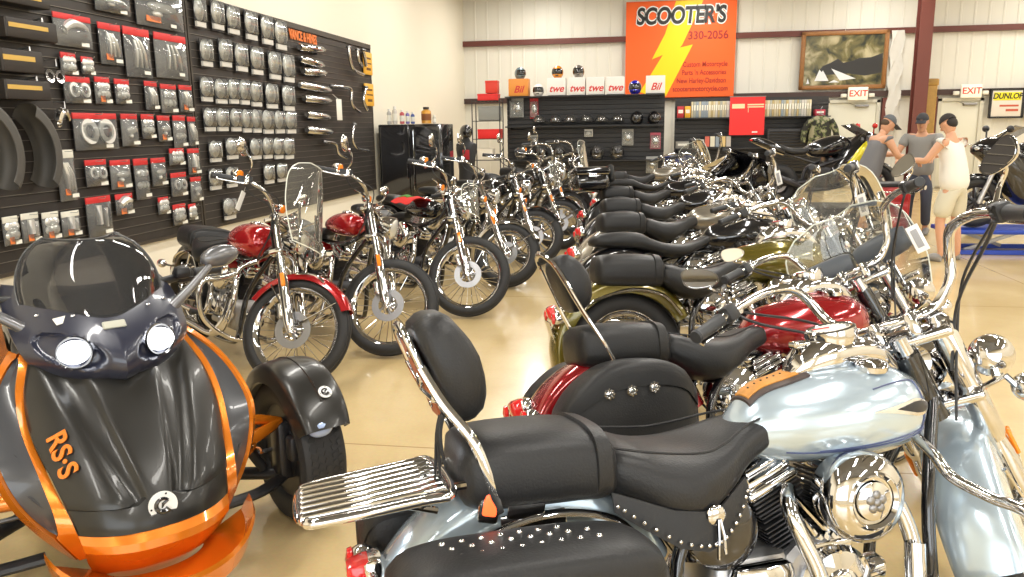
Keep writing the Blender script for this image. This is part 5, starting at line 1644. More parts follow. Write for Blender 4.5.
leftbike('black motorcycle with a chrome front fender, fourth along the slat wall', -1.38, 7.60, rad(-30), .5,
    dict(paint=CHROME, rfpaint=PB, tank='dyna', seat='slim', head='small', ffender='thin', bar='low', rake=33, x0=1.86, board=0, detail=0, wheel='spoke'))
leftbike('black motorcycle with a dark cast front wheel, fifth along the slat wall', -1.28, 8.85, rad(-28), .5,
    dict(paint=PB, tank='dyna', seat='slim', head='small', ffender='short', bar='low', board=0, detail=0, wheel='cast', forkmat=None, blackeng=1) if 0 else
    dict(paint=PB, tank='dyna', seat='slim', head='small', ffender='short', bar='low', board=0, detail=0, wheel='cast', blackeng=1))
leftbike('black motorcycle with a small screen and orange fork reflectors, sixth along the slat wall', -1.12, 10.1, rad(-28), .5,
    dict(paint=PB, tank='peanut', seat='slim', head='small', ffender='short', bar='low', board=0, detail=0, screen='fly', blackeng=1))
leftbike('black motorcycle with a clear screen, last of the slat wall row', -1.0, 13.1, rad(-28), .5,
    dict(paint=PB, tank='fat', seat='classic', bar='beach', detail=0, screen='wide', mirrors=0))
leftbike('black motorcycle with a full front fender, second from the end of the slat wall row', -1.15, 11.5, rad(-28), .5,
    dict(paint=PB, tank='fat', seat='classic', head='big', ffender='classic', bar='beach', detail=0))
# ------------------------------------------------------------------ back of the shop
BY = 17.5
BSLAT = mat('black_slat_board', (.022, .021, .022), .45)
def gondola(name, lb, x0, x1, y, z0, z1, shelves):
    t = thing(name, lb, 'display wall', ((x0 + x1) / 2, y, 0), group='black display walls at the back')
    L_ = (x1 - x0) / 2; m = M().box((0, .06, (z0 + z1) / 2), (2 * L_, .05, z1 - z0)); n = int((z1 - z0) / .1)
    for i in range(n): m.prism([(-L_, .035, z0 + i * .1 + .008), (-L_, .012, z0 + i * .1 + .008), (-L_, .012, z0 + i * .1 + .088), (-L_, .035, z0 + i * .1 + .094)], (2 * L_, 0, 0))
    part('slats', m, BSLAT, t)
    part('base', M().box((0, .03, z0 / 2), (2 * L_, .18, z0)), BLACKPL, t)
    for z in shelves: part('shelf', M().box((0, -.16, z - .012), (2 * L_ - .02, .36, .024)).box((-L_ + .1, -.1, z - .05), (.02, .24, .06)).box((L_ - .1, -.1, z - .05), (.02, .24, .06)), BLACKPL, t)
    return t
gondola('display_wall', 'black slatted helmet display wall with boxes along its top', -3.02, .34, BY, .30, 2.17, (.84, 1.56, 2.18))
HM = {}
def helmet(lb, x, y, z, paintm, visor=True, rz=0, group=None, full=True, sc=1):
    t = thing('helmet', lb, 'helmet', (x, y, z), rz - pi / 2, group); t.scale = (sc, sc, sc)
    def shell():
        m = M(); rings = []
        for i in range(15):
            a = rad(-50 + 140 * i / 14) if full else rad(0 + 90 * i / 14)
            rings.append([V((.145 * math.cos(a) * math.cos(b) * (1.06), .118 * math.cos(a) * math.sin(b), .135 * math.sin(a) + .11 + (.0 if full else -.05))) for b in [2 * pi * k / 28 for k in range(28)]])
        rings = [[V((p.x * (1 + .10 * (p.z < .08) * (p.x > 0)), p.y, p.z)) for p in r] for r in rings]
        m.rings(rings)
        m.tube([V((p.x * .99, p.y * .99, p.z + .003)) for p in rings[0]], .008, 8, closed=True)
        return m
    s_ = part('shell', shell, paintm, t, ('helmet', full))
    if full:
        def vis():
            rows = []
            for i in range(7):
                a = rad(-16 + 46 * i / 6)
                rows.append([V((.152 * math.cos(a) * math.cos(b) * 1.06, .125 * math.cos(a) * math.sin(b), .14 * math.sin(a) + .11)) for b in [rad(-62 + 124 * k / 12) for k in range(13)]])
            m = M(); m.rings([r + [p * .97 + V((0, 0, .003)) for p in reversed(r)] for r in rows]); return m
        part('visor', vis, BLACKGLOSS, t, ('visor',))
        part('chin_vent', lambda: M().rbox((.150, 0, .045), (.02, .06, .02), .006), BLACKPL, t, ('chin',))
    else:
        part('peak', lambda: M().rbox((.15, 0, .07), (.07, .17, .010), .004, Ry(.25), 2), BLACKPL, t, ('peak',))
        part('chin_strap', lambda: M().tube([(.02, .115, .06), (.03, .08, -.02), (.03, 0, -.04), (.03, -.08, -.02), (.02, -.115, .06)], .006, 6, 4), BLACKPL, t, ('cstrap',))
    return t
HB_ = mat('helmet_black', (.012, .012, .014), .1, 0, 1); HC = mat('helmet_chrome_grey', (.28, .28, .28), .12, .8, 1)
for i, x in enumerate((-2.29, -1.94, -1.62, -1.28, -.97, -.63, -.23, .12)):
    helmet('open helmet on the upper shelf of the helmet wall, %s from the left' % ['first', 'second', 'third', 'fourth', 'fifth', 'sixth', 'seventh', 'eighth'][i], x, BY - .17, 1.57, HC if i < 6 else HB_, rz=.3 * math.sin(i * 2), group='helmets on the upper shelf', full=i > 5, sc=1.2 if i < 6 else 1.1)
for i, x in enumerate((-2.68, -2.25, -1.86, -1.47, -1.05, -.64)):
    helmet('dark full helmet on the lower shelf of the helmet wall, %s from the left' % ['first', 'second', 'third', 'fourth', 'fifth', 'sixth'][i], x, BY - .17, .85, mat('helmet_gunmetal', (.24, .24, .24), .16, .7, 1), rz=.4 * math.sin(i * 3), group='helmets on the lower shelf', sc=1.25)
BRED = mat('script_red', (.65, .04, .04), .5); BOXW = mat('box_white', (.85, .84, .82), .5); BOXO = mat('box_orange', (.78, .30, .05), .5)
for i, (x0, x1, m_, s_, lb) in enumerate([(-2.94, -2.50, BOXO, 'Bil', 'orange helmet box with red script lettering, left end of the top shelf'), (-2.12, -1.71, BOXW, 'twe', 'white helmet box with red script under the orange helmet'), (-1.67, -1.30, BOXW, 'twe', 'white helmet box with red script under the silver helmet'), (-1.285, -.90, BOXW, 'twe', 'white helmet box with red script, third of the white ones'), (-.885, -.49, BOXW, 'twe', 'white helmet box with red script left of the blue helmet'), (-.07, .34, BOXW, 'Bil', 'white helmet box with red script at the right end of the top shelf')]):
    t = thing('helmet_box', lb, 'box', ((x0 + x1) / 2, BY - .15, 2.19), group='helmet boxes on the top shelf')
    part('carton', M().rbox((0, 0, .175), (x1 - x0 - .02, .30, .35), .006), m_, t)
    part('box_flap', M().box((0, 0, .352), (x1 - x0 - .03, .29, .006)), m_, t)
    text('script_lettering', s_, .20, BRED, (0, -.152, .13), (pi / 2, 0, 0), t, .002, shear=.35, bold=.004)
helmet('white and black helmet between the orange box and the first white box', -2.31, BY - .15, 2.19, BOXW, group='helmets on top of the display')
helmet('glossy blue helmet between two white boxes', -.28, BY - .15, 2.19, mat('helmet_blue', (.02, .02, .45), .1, .2, 1), group='helmets on top of the display', sc=1.15)
helmet('grey-blue helmet on top of the orange box', -2.70, BY - .15, 2.546, mat('helmet_greyblue', (.18, .26, .30), .2, .2, 1), group='helmets on top of the display', rz=.5)
helmet('orange helmet on top of a white box', -1.90, BY - .15, 2.546, mat('helmet_orange', (.80, .30, .02), .15, .1, 1), group='helmets on top of the display', sc=1.05)
helmet('silver helmet on top of a white box', -1.46, BY - .15, 2.546, mat('helmet_silver', (.35, .32, .28), .2, .6, 1), group='helmets on top of the display', sc=1.05)
for i, (x, z, w_, h, c, lb) in enumerate([(-2.80, 1.95, .30, .40, 'pale', 'large clear pack hanging at the left of the helmet wall'), (-2.42, 1.93, .18, .42, 'red', 'red and white pack hanging beside the first shelf helmet'), (-2.42, 1.25, .16, .24, 'pale', 'small white-labelled pack under the upper shelf, left'), (-1.25, 1.40, .18, .16, 'white', 'white square card under the upper shelf'), (-.42, 1.30, .24, .34, 'pale', 'clear pack hanging at the right of the helmet wall'), (.16, 1.22, .22, .34, 'pink', 'pink and black pack at the right end of the helmet wall'), (.1, .72, .25, .35, 'pale', 'lowest pack at the right end of the helmet wall')]):
    t = thing('hanging_package', lb, 'package', (x, BY - .05, z), group='packs on the helmet wall')
    part('backing_card', M().box((0, 0, 0), (w_, .006, h)), {'pale': mat('pale_card2', (.42, .42, .40), .5), 'red': CARDR, 'white': BOXW, 'pink': mat('pink_card', (.55, .10, .16), .5)}[c], t)
    part('clear_bag', M().rbox((0, -.025, -.02), (w_ * .9, .04, h * .8), .015, None, 2), BAGM, t)
    part('accessory', M().ball((0, -.02, 0), (w_ * .3, .018, h * .25), 12, 8), CHROME2 if c != 'white' else BOXW, t)
    part('peg_hook', M().tube([(0, .05, h / 2 - .01), (0, -.06, h / 2 - .01)], .004, 5), HOOK, t)
# dark shelving right of the helmets
YS2 = 19.3
gondola('display_wall', 'dark shelf wall with a row of cases, below the orange banner', .62, 4.05, YS2 + .3, .25, 2.14, (.40, 1.00, 1.70))
t = thing('book_row_end', None, None); bpy.data.objects.remove(t)
random.seed(3)
x = .98; bi = 0
cols = [(.70, .62, .42), (.62, .55, .38), (.55, .50, .36), (.75, .70, .55), (.40, .42, .38), (.62, .60, .56), (.30, .36, .42), (.5, .4, .2)]
pr_ = None
while x < 3.62:
    if 1.80 < x < 2.0: pass
    w_ = random.choice((.045, .05, .06)); h = random.uniform(.33, .37)
    c = cols[int(random.random() * 8)]
    t = thing('case_box', None, 'case', (x + w_ / 2, YS2 + .16, 1.702), group='cases on the dark back shelf')
    t['label'] = 'narrow upright pale case in the row on the dark back shelf'
    key = ('case', w_)
    part('case_body', lambda: M().rbox((0, 0, .18), (w_ - .004, .24, .36), .004), mat('case_%d' % cols.index(c), c, .5), t, key)
    part('spine_label', lambda: M().box((0, -.122, .22), (w_ * .6, .003, .12)), STICK, t, ('casel', w_))
    x += w_ + .002; bi += 1
for i, (x, z, w_, h, c, lb) in enumerate([(.74, 1.702, .15, .26, (.5, .03, .04), 'small red box left of the row of cases'), (.90, 1.702, .13, .26, (.80, .42, .03), 'small yellow box left of the row of cases'), (3.82, 1.702, .22, .14, (.45, .03, .06), 'red box at the right end of the shelf of cases'), (.80, 1.002, .30, .16, (.28, .27, .24), 'small grey box on top of the blue box'), (1.16, 1.002, .26, .20, (.52, .50, .42), 'cream card box beside the grey box'), ]):
    t = thing('small_box', lb, 'box', (x, YS2 + .14, z), group='small boxes on the dark shelves')
    part('carton', M().rbox((0, 0, h / 2), (w_, .22, h), .008), mat('sbox%d' % i, c, .5), t)
    part('label', M().box((0, -.112, h * .55), (w_ * .7, .004, h * .3)), STICK, t)
tt_ = tag(part('storage_tub', M().rbox((.70, YS2 - .15, .60), (.60, .4, .40), .04, None, 3).rbox((.70, YS2 - .15, .82), (.64, .44, .05), .02, None, 2), mat('navy_plastic', (.012, .03, .16), .4)), 'navy blue tub standing against the dark shelves', 'tub')
tt_ = tag(part('carton', M().rbox((.68, YS2 - .7, .28), (.56, .4, .50), .01).box((.68, YS2 - .9, .40), (.10, .01, .06)), mat('cream_carton', (.62, .56, .38), .6)), 'cream carton standing in front of the navy tub', 'box')
t = thing('magazine_rack', 'low rack of bright magazines on the dark shelf', 'rack', (1.60, YS2 + .05, 1.002))
part('rack_frame', M().box((0, .12, .15), (.62, .02, .30)).box((0, -.05, .01), (.62, .3, .02)), BLACKPL, t)
for i in range(5): part('magazine', M().box((-.24 + .12 * i, -.02 + .0, .15), (.10, .03, .24), Rx(-.2)), mat('mag%d' % i, [(.6, .1, .05), (.7, .65, .5), (.25, .3, .35), (.7, .5, .2), (.5, .45, .4)][i], .35), t)
t = thing('hanging_poster', 'bright red poster with pale lines hanging on the dark shelves', 'poster', (2.22, YS2 - .05, 1.72))
part('poster_sheet', M().box((0, 0, 0), (.77, .012, .85)), mat('poster_red', (.80, .02, .02), .4), t)
part('printed_line', M().box((-.20, -.008, .22), (.28, .004, .10)).box((.18, -.008, .25), (.36, .004, .03)).box((.18, -.008, .20), (.36, .004, .025)).box((.02, -.008, .13), (.01, .004, .10)), mat('poster_cream', (.85, .72, .45), .5), t)
part('small_mark', M().box((.18, -.008, -.36), (.12, .004, .03)), BOXW, t)
part('hanging_rod', M().cyl((-.40, 0, .43), (.40, 0, .43), .010), STEEL, t)
t = thing('vent_heater', 'black louvred panel standing before the dark shelves, right part', 'heater', (3.15, YS2 - .1, .5))
part('louvre_case', M().rbox((0, .04, .45), (.95, .10, .95), .02), BLACKPL, t)
m = M()
for i in range(14): m.box((0, -.02, .05 + .062 * i), (.86, .03, .02), Rx(.5))
part('louvres', m, DARKMET, t)
# banner
t = thing('shop_banner', "orange shop banner reading SCOOTER'S with a yellow lightning bolt", 'banner', (.72, YN - .15, 3.32))
OR_ = mat('banner_orange', (.93, .13, .01), .5)
part('banner_sheet', M().box((0, 0, 0), (2.58, .012, 2.22)), OR_, t)
b2 = part('lightning_bolt', M().prism([(.52, -.008, 1.11), (-.12, -.008, 1.11), (-.36, -.008, .36), (-.66, -.008, -.22), (-.40, -.008, -.12), (-.93, -.008, -.98), (-.62, -.008, -1.08), (-.30, -.008, -1.08), (.30, -.008, .10), (.0, -.008, .04), (.05, -.008, .10)], (0, -.004, 0)), mat('bolt_yellow', (.90, .68, .0), .5), t)
text('shop_name_outline', "SCOOTER'S", .53, mat('banner_white', (.9, .9, .88), .5), (0, -.016, .76), (pi / 2, 0, 0), t, .003, sx=.76, bold=.045, shear=.1)
text('shop_name', "SCOOTER'S", .53, mat('banner_black', (.02, .02, .02), .5), (0, -.024, .76), (pi / 2, 0, 0), t, .003, sx=.76, bold=.016, shear=.1)
text('phone_number', '330-2056', .26, mat('banner_maroon', (.35, .02, .01), .5), (.65, -.012, .30), (pi / 2, 0, 0), t, .003, sx=.95, bold=.004)
for i, (s_, xx) in enumerate((('Custom Motorcycle', .60), ("Parts 'n Accessories", .58), ('New Harley-Davidson', .52), ('scootersmotorcycle.com', .50))):
    text('banner_line', s_, .165, mat('banner_dark_red', (.50, .03, .01), .5), (xx, -.012, -.36 - i * .19), (pi / 2, 0, 0), t, .003, sx=.78, bold=.003)
part('banner_hem', M().cyl((-1.29, .01, 1.11), (1.29, .01, 1.11), .015).cyl((-1.29, .01, -1.11), (1.29, .01, -1.11), .015), OR_, t)
# framed picture
t = thing('framed_picture', 'wide wooden-framed landscape picture hanging between banner and column', 'picture', (4.47, YN - .14, 2.97), rot=(.05, 0, 0))
WOOD = mat('picture_frame_wood', (.30, .13, .035), .4, noise=.3, nscale=15)
m = M(); W2, H2 = .97, .66
for (a, b, c_, d) in ((-W2, W2, H2 - .10, H2), (-W2, W2, -H2, -H2 + .10)): m.rbox(((a + b) / 2, 0, (c_ + d) / 2), (b - a, .07, d - c_), .02)
for sx in (-1, 1): m.rbox((sx * (W2 - .05), 0, 0), (.10, .07, 2 * H2), .02)
part('frame', m, WOOD, t)
pm, nt, b = nodes('landscape_print'); tc = nt.nodes.new('ShaderNodeTexCoord'); n = nt.nodes.new('ShaderNodeTexNoise'); n.inputs['Scale'].default_value = 3.2; n.inputs['Detail'].default_value = 7; n.inputs['Distortion'].default_value = .6
nt.links.new(tc.outputs['Object'], n.inputs['Vector']); cr = nt.nodes.new('ShaderNodeValToRGB')
cr.color_ramp.elements[0].position = .36; cr.color_ramp.elements[0].color = (.015, .02, .012, 1); cr.color_ramp.elements[1].position = .66; cr.color_ramp.elements[1].color = (.50, .44, .27, 1)
e = cr.color_ramp.elements.new(.5); e.color = (.16, .14, .05, 1)
nt.links.new(n.outputs['Fac'], cr.inputs['Fac']); nt.links.new(cr.outputs[0], b.inputs['Base Color']); b.inputs['Roughness'].default_value = .2
part('landscape_print', M().box((0, .01, 0), (1.76, .01, 1.14)), pm, t)
m = M().prism([(-.62, 0, -.46), (-.52, 0, -.20), (-.47, 0, -.26), (-.44, 0, -.22), (-.30, 0, -.46)], (0, .003, 0)).prism([(-.26, 0, -.18), (.30, 0, -.42), (-.05, 0, -.46)], (0, .003, 0)).prism([(-.80, 0, -.52), (-.77, 0, -.40), (-.73, 0, -.52)], (0, .003, 0)).prism([(-.30, 0, -.50), (-.18, 0, -.44), (-.05, 0, -.50)], (0, .003, 0))
part('pale_peaks', m, mat('print_white', (.8, .82, .85), .4), t)
part('dark_hill', M().prism([(-.62, .003, -.34), (-.45, .003, -.12), (-.28, .003, -.05), (-.12, .003, .04), (.0, .003, -.06), (.2, .003, -.02), (.35, .003, .04), (.6, .003, .05), (.86, .003, .14), (.86, .003, -.30), (.5, .003, -.36), (.1, .003, -.30)], (0, .003, 0)), mat('print_dark', (.02, .02, .022), .3), t)
part('hanging_wire', M().cyl((0, .02, .64), (0, .05, 2.0), .006), mat('wire_white', (.7, .7, .65), .5), t)
# brand sign on the right
t = thing('tyre_sign', 'black framed sign with yellow lettering right of the second door', 'sign', (8.06, YN - .16, 1.92))
part('sign_board', M().rbox((0, 0, 0), (.66, .05, .58), .01), mat('sign_white', (.75, .70, .62), .5), t)
part('sign_band', M().box((0, -.028, .16), (.58, .006, .18)), mat('sign_yellow', (.85, .75, .02), .5), t)
text('sign_lettering', 'DUNLOP', .17, mat('sign_black', (.02, .02, .02), .5), (0, -.034, .16), (pi / 2, 0, 0), t, .002, sx=.9, shear=.2, bold=.004)
part('sign_frame', M().box((-.34, 0, 0), (.04, .07, .64)).box((.34, 0, 0), (.06, .07, .64)).box((0, 0, .31), (.7, .07, .04)).box((0, 0, -.31), (.7, .07, .04)), BLACKPL, t)
part('red_print', M().box((.05, -.028, -.05), (.40, .006, .04)).box((.12, -.028, -.15), (.26, .006, .05)), mat('sign_red', (.55, .10, .05), .5), t)
t = thing('notice_board', 'wood-topped notice board at the right edge of the back wall', 'board', (8.72, YN - .16, 1.95))
part('board', M().rbox((0, 0, 0), (.5, .04, .8), .01), mat('board_grey', (.35, .33, .30), .5), t)
part('top_rail', M().rbox((0, -.02, .44), (.54, .08, .10), .01), WOOD, t)
part('black_plate', M().box((0, -.025, .28), (.42, .01, .18)), BLACKPL, t)
text('plate_lettering', '1-', .18, BOXW, (-.08, -.032, .28), (pi / 2, 0, 0), t, .002)
for i in range(6): part('photo_print', M().box((-.15 + .15 * (i % 3), -.024, -.02 - .17 * (i // 3)), (.12, .004, .14), Ry(.1 * (i - 2))), mat('photo%d' % (i % 3), [(.6, .55, .5), (.3, .3, .32), (.5, .35, .2)][i % 3], .3), t)
tag(part('wooden_post', M().rbox((6.40, YN - .25, 1.25), (.22, .20, 2.20), .02).rbox((6.40, YN - .25, 2.42), (.26, .24, .16), .03), mat('ochre_wood', (.42, .24, .05), .5, noise=.3, nscale=10)), 'tall ochre wooden post with a capped top just right of the column', 'post')
m = M(); rows = []
for i in range(14): rows.append([V((5.62 + .03 * math.sin(i * 1.7 + k) + .07 * (k - 3) / 1.5, YN - .16 + .02 * math.sin(i * 2.1 + k * 2), 3.6 - i * .17)) for k in range(7)])
m.rings([r + [p + V((0, .015, 0)) for p in reversed(r)] for r in rows])
tag(part('plastic_sheet', m, mat('crumpled_plastic', (.68, .66, .60), .3)), 'crumpled pale plastic sheet hanging left of the red-brown column', 'sheet')
# wire rack and boxes in the left corner
t = thing('wire_rack', 'tall black wire rack in the left back corner', 'rack', (-3.42, 17.35, 0))
m = M()
for sx in (-1, 1):
    for sy in (-1, 1): m.cyl((sx * .30, sy * .2, 0), (sx * .30, sy * .2, 2.15), .012, n=8)
part('rack_posts', m, DARKMET, t)
for z in (.25, .85, 1.30, 1.68, 2.10):
    m = M()
    m.tube([(-.3, -.2, z), (.3, -.2, z), (.3, .2, z), (-.3, .2, z)], .008, 6, closed=True)
    for i in range(7): m.cyl((-.26 + .085 * i, -.2, z), (-.26 + .085 * i, .2, z), .004, n=5)
    part('wire_shelf', m, DARKMET, t)
for i, (x, z, w_, d, h, c, lb) in enumerate([(-3.36, 1.69, .46, .3, .30, (.27, .28, .27), 'grey box on the upper level of the wire rack'), (-3.36, 1.31, .50, .3, .20, (.75, .02, .02), 'bright red box in the middle of the wire rack'), (-3.46, .86, .34, .3, .24, (.80, .76, .68), 'white box low on the wire rack'), (-3.38, 2.11, .44, .3, .14, (.75, .03, .03), 'red box lying on top of the wire rack'), (-3.30, 2.26, .26, .25, .26, (.70, .05, .03), 'upright red box above the wire rack'), (-3.24, .26, .30, .3, .22, (.55, .45, .32), 'tan box at the bottom of the wire rack')]):
    t = thing('carton', lb, 'box', (x, 17.32, z), group='boxes on the wire rack')
    part('box_body', M().rbox((0, 0, h / 2), (w_, d, h), .01), mat('rbox%d' % i, c, .5), t)
    part('box_lid', M().rbox((0, 0, h - .02), (w_ + .008, d + .008, .04), .006), mat('rbox%d' % i, c, .5), t)
# helmet on a stand, black cabinet and bottles
t = thing('display_bust', 'black bust in a red-lettered vest near the left back corner', 'mannequin', (-3.38, 15.0, 0))
part('torso_form', M().rings([superring(0, .01, 0, .01)] * 0 + [[V((w_ * math.cos(a), d * math.sin(a), z)) for a in [2 * pi * k / 20 for k in range(20)]] for (z, w_, d) in ((.55, .16, .12), (.75, .15, .11), (.95, .17, .12), (1.15, .20, .13), (1.25, .19, .11), (1.30, .08, .07), (1.36, .06, .06))]), mat('black_vest', (.02, .02, .022), .6), t)
part('vest_print', M().rbox((.02, -.128, 1.05), (.13, .01, .18), .004), mat('vest_red', (.45, .02, .03), .5), t)
part('stand', M().cyl((0, 0, .02), (0, 0, .6), .02).lathe([(.18, 0), (.18, .02), (.001, .03)], (0, 0, 0), (0, 0, 1), 24), DARKMET, t)
helmet('glossy black helmet on the black bust', -3.38, 15.0, 1.36, HB_, rz=.5)
t = thing('tool_cabinet', 'tall glossy black cabinet past the end of the slat wall', 'cabinet', (-3.98, 13.75, 0))
part('cabinet_body', M().rbox((0, 0, .83), (1.12, .80, 1.58), .02, None, 2), BLACKGLOSS, t)
part('cabinet_door', M().rbox((-.27, -.415, .86), (.50, .03, 1.44), .01), BLACKGLOSS, t)
part('cabinet_door', M().rbox((.27, -.415, .86), (.50, .03, 1.44), .01), BLACKGLOSS, t)
part('door_handle', M().tube([(-.05, -.43, .7), (-.05, -.46, .72), (-.05, -.46, 1.0), (-.05, -.43, 1.02)], .010, 8), CHROME, t)
part('door_handle', M().tube([(.07, -.43, .5), (.07, -.46, .52), (.07, -.46, 1.5), (.07, -.43, 1.52)], .010, 8), CHROME, t)
part('plinth', M().box((0, 0, .02), (1.06, .74, .04)), BLACKPL, t)
for i, (x, r, h, c, lb) in enumerate([(-4.40, .04, .26, (.5, .5, .48), 'grey spray can at the left end of the cabinet top'), (-4.30, .045, .30, (.62, .60, .55), 'tall pale bottle on the black cabinet'), (-4.17, .04, .24, (.55, .08, .10), 'red bottle on the black cabinet'), (-4.07, .035, .22, (.15, .12, .40), 'purple bottle on the black cabinet'), (-3.98, .035, .2, (.05, .10, .35), 'dark blue bottle on the black cabinet'), (-3.74, .085, .28, (.72, .35, .04), 'stout amber jar with a dark lid on the black cabinet'), (-3.60, .03, .14, (.6, .58, .5), 'small pale bottle right of the amber jar')]):
    t = thing('bottle', lb, 'bottle', (x, 13.55, 1.622), group='bottles on the black cabinet')
    part('bottle_body', M().lathe([(.001, 0), (r, .005), (r, h * .7), (r * .9, h * .78), (r * .45, h * .84), (r * .45, h * .9)], (0, 0, 0), (0, 0, 1), 18), mat('bottle%d' % i, c, .3, 0, .5), t)
    part('bottle_cap', M().lathe([(r * .6, h * .86), (r * .6, h), (.001, h)], (0, 0, 0), (0, 0, 1), 16), BLACKPL if i == 5 else BOXW, t)
    part('bottle_label', M().lathe([(r * 1.01, h * .2), (r * 1.02, h * .25), (r * 1.02, h * .55), (r * 1.01, h * .6)], (0, 0, 0), (0, 0, 1), 18), STICK if i != 5 else mat('jar_label', (.25, .08, .02), .5), t)
# camouflage jacket on a hanger
t = thing('hanging_jacket', 'camouflage jacket hanging at the right end of the dark shelves', 'jacket', (3.78, YS2 - .25, 1.0))
cam_, nt, b = nodes('camouflage_cloth'); n = nt.nodes.new('ShaderNodeTexNoise'); n.inputs['Scale'].default_value = 9; tc = nt.nodes.new('ShaderNodeTexCoord'); nt.links.new(tc.outputs['Object'], n.inputs['Vector']); cr = nt.nodes.new('ShaderNodeValToRGB'); cr.color_ramp.interpolation = 'CONSTANT'
cr.color_ramp.elements[0].color = (.02, .02, .015, 1); cr.color_ramp.elements[1].position = .5; cr.color_ramp.elements[1].color = (.12, .14, .06, 1); e = cr.color_ramp.elements.new(.58); e.color = (.30, .28, .18, 1)
nt.links.new(n.outputs['Fac'], cr.inputs['Fac']); nt.links.new(cr.outputs[0], b.inputs['Base Color']); b.inputs['Roughness'].default_value = .8
part('jacket_body', M().rings([[V((w_ * math.cos(a), d * math.sin(a), z)) for a in [2 * pi * k / 24 for k in range(24)]] for (z, w_, d) in ((.0, .26, .10), (.2, .25, .11), (.45, .24, .11), (.62, .22, .09), (.70, .10, .05))]), cam_, t)
for s in (-1, 1): part('sleeve', M().tube([(s * .20, 0, .60), (s * .32, -.02, .40), (s * .36, -.05, .12)], [.08, .07, .055], 12, 4), cam_, t)
part('hanger', M().tube([(-.2, 0, .64), (0, 0, .74), (.2, 0, .64)], .008, 6).tube([(0, 0, .74), (0, 0, .86), (.03, .06, .90), (.02, .3, .90)], .005, 6, 4), STEEL, t)
for x_ in ():
    pass

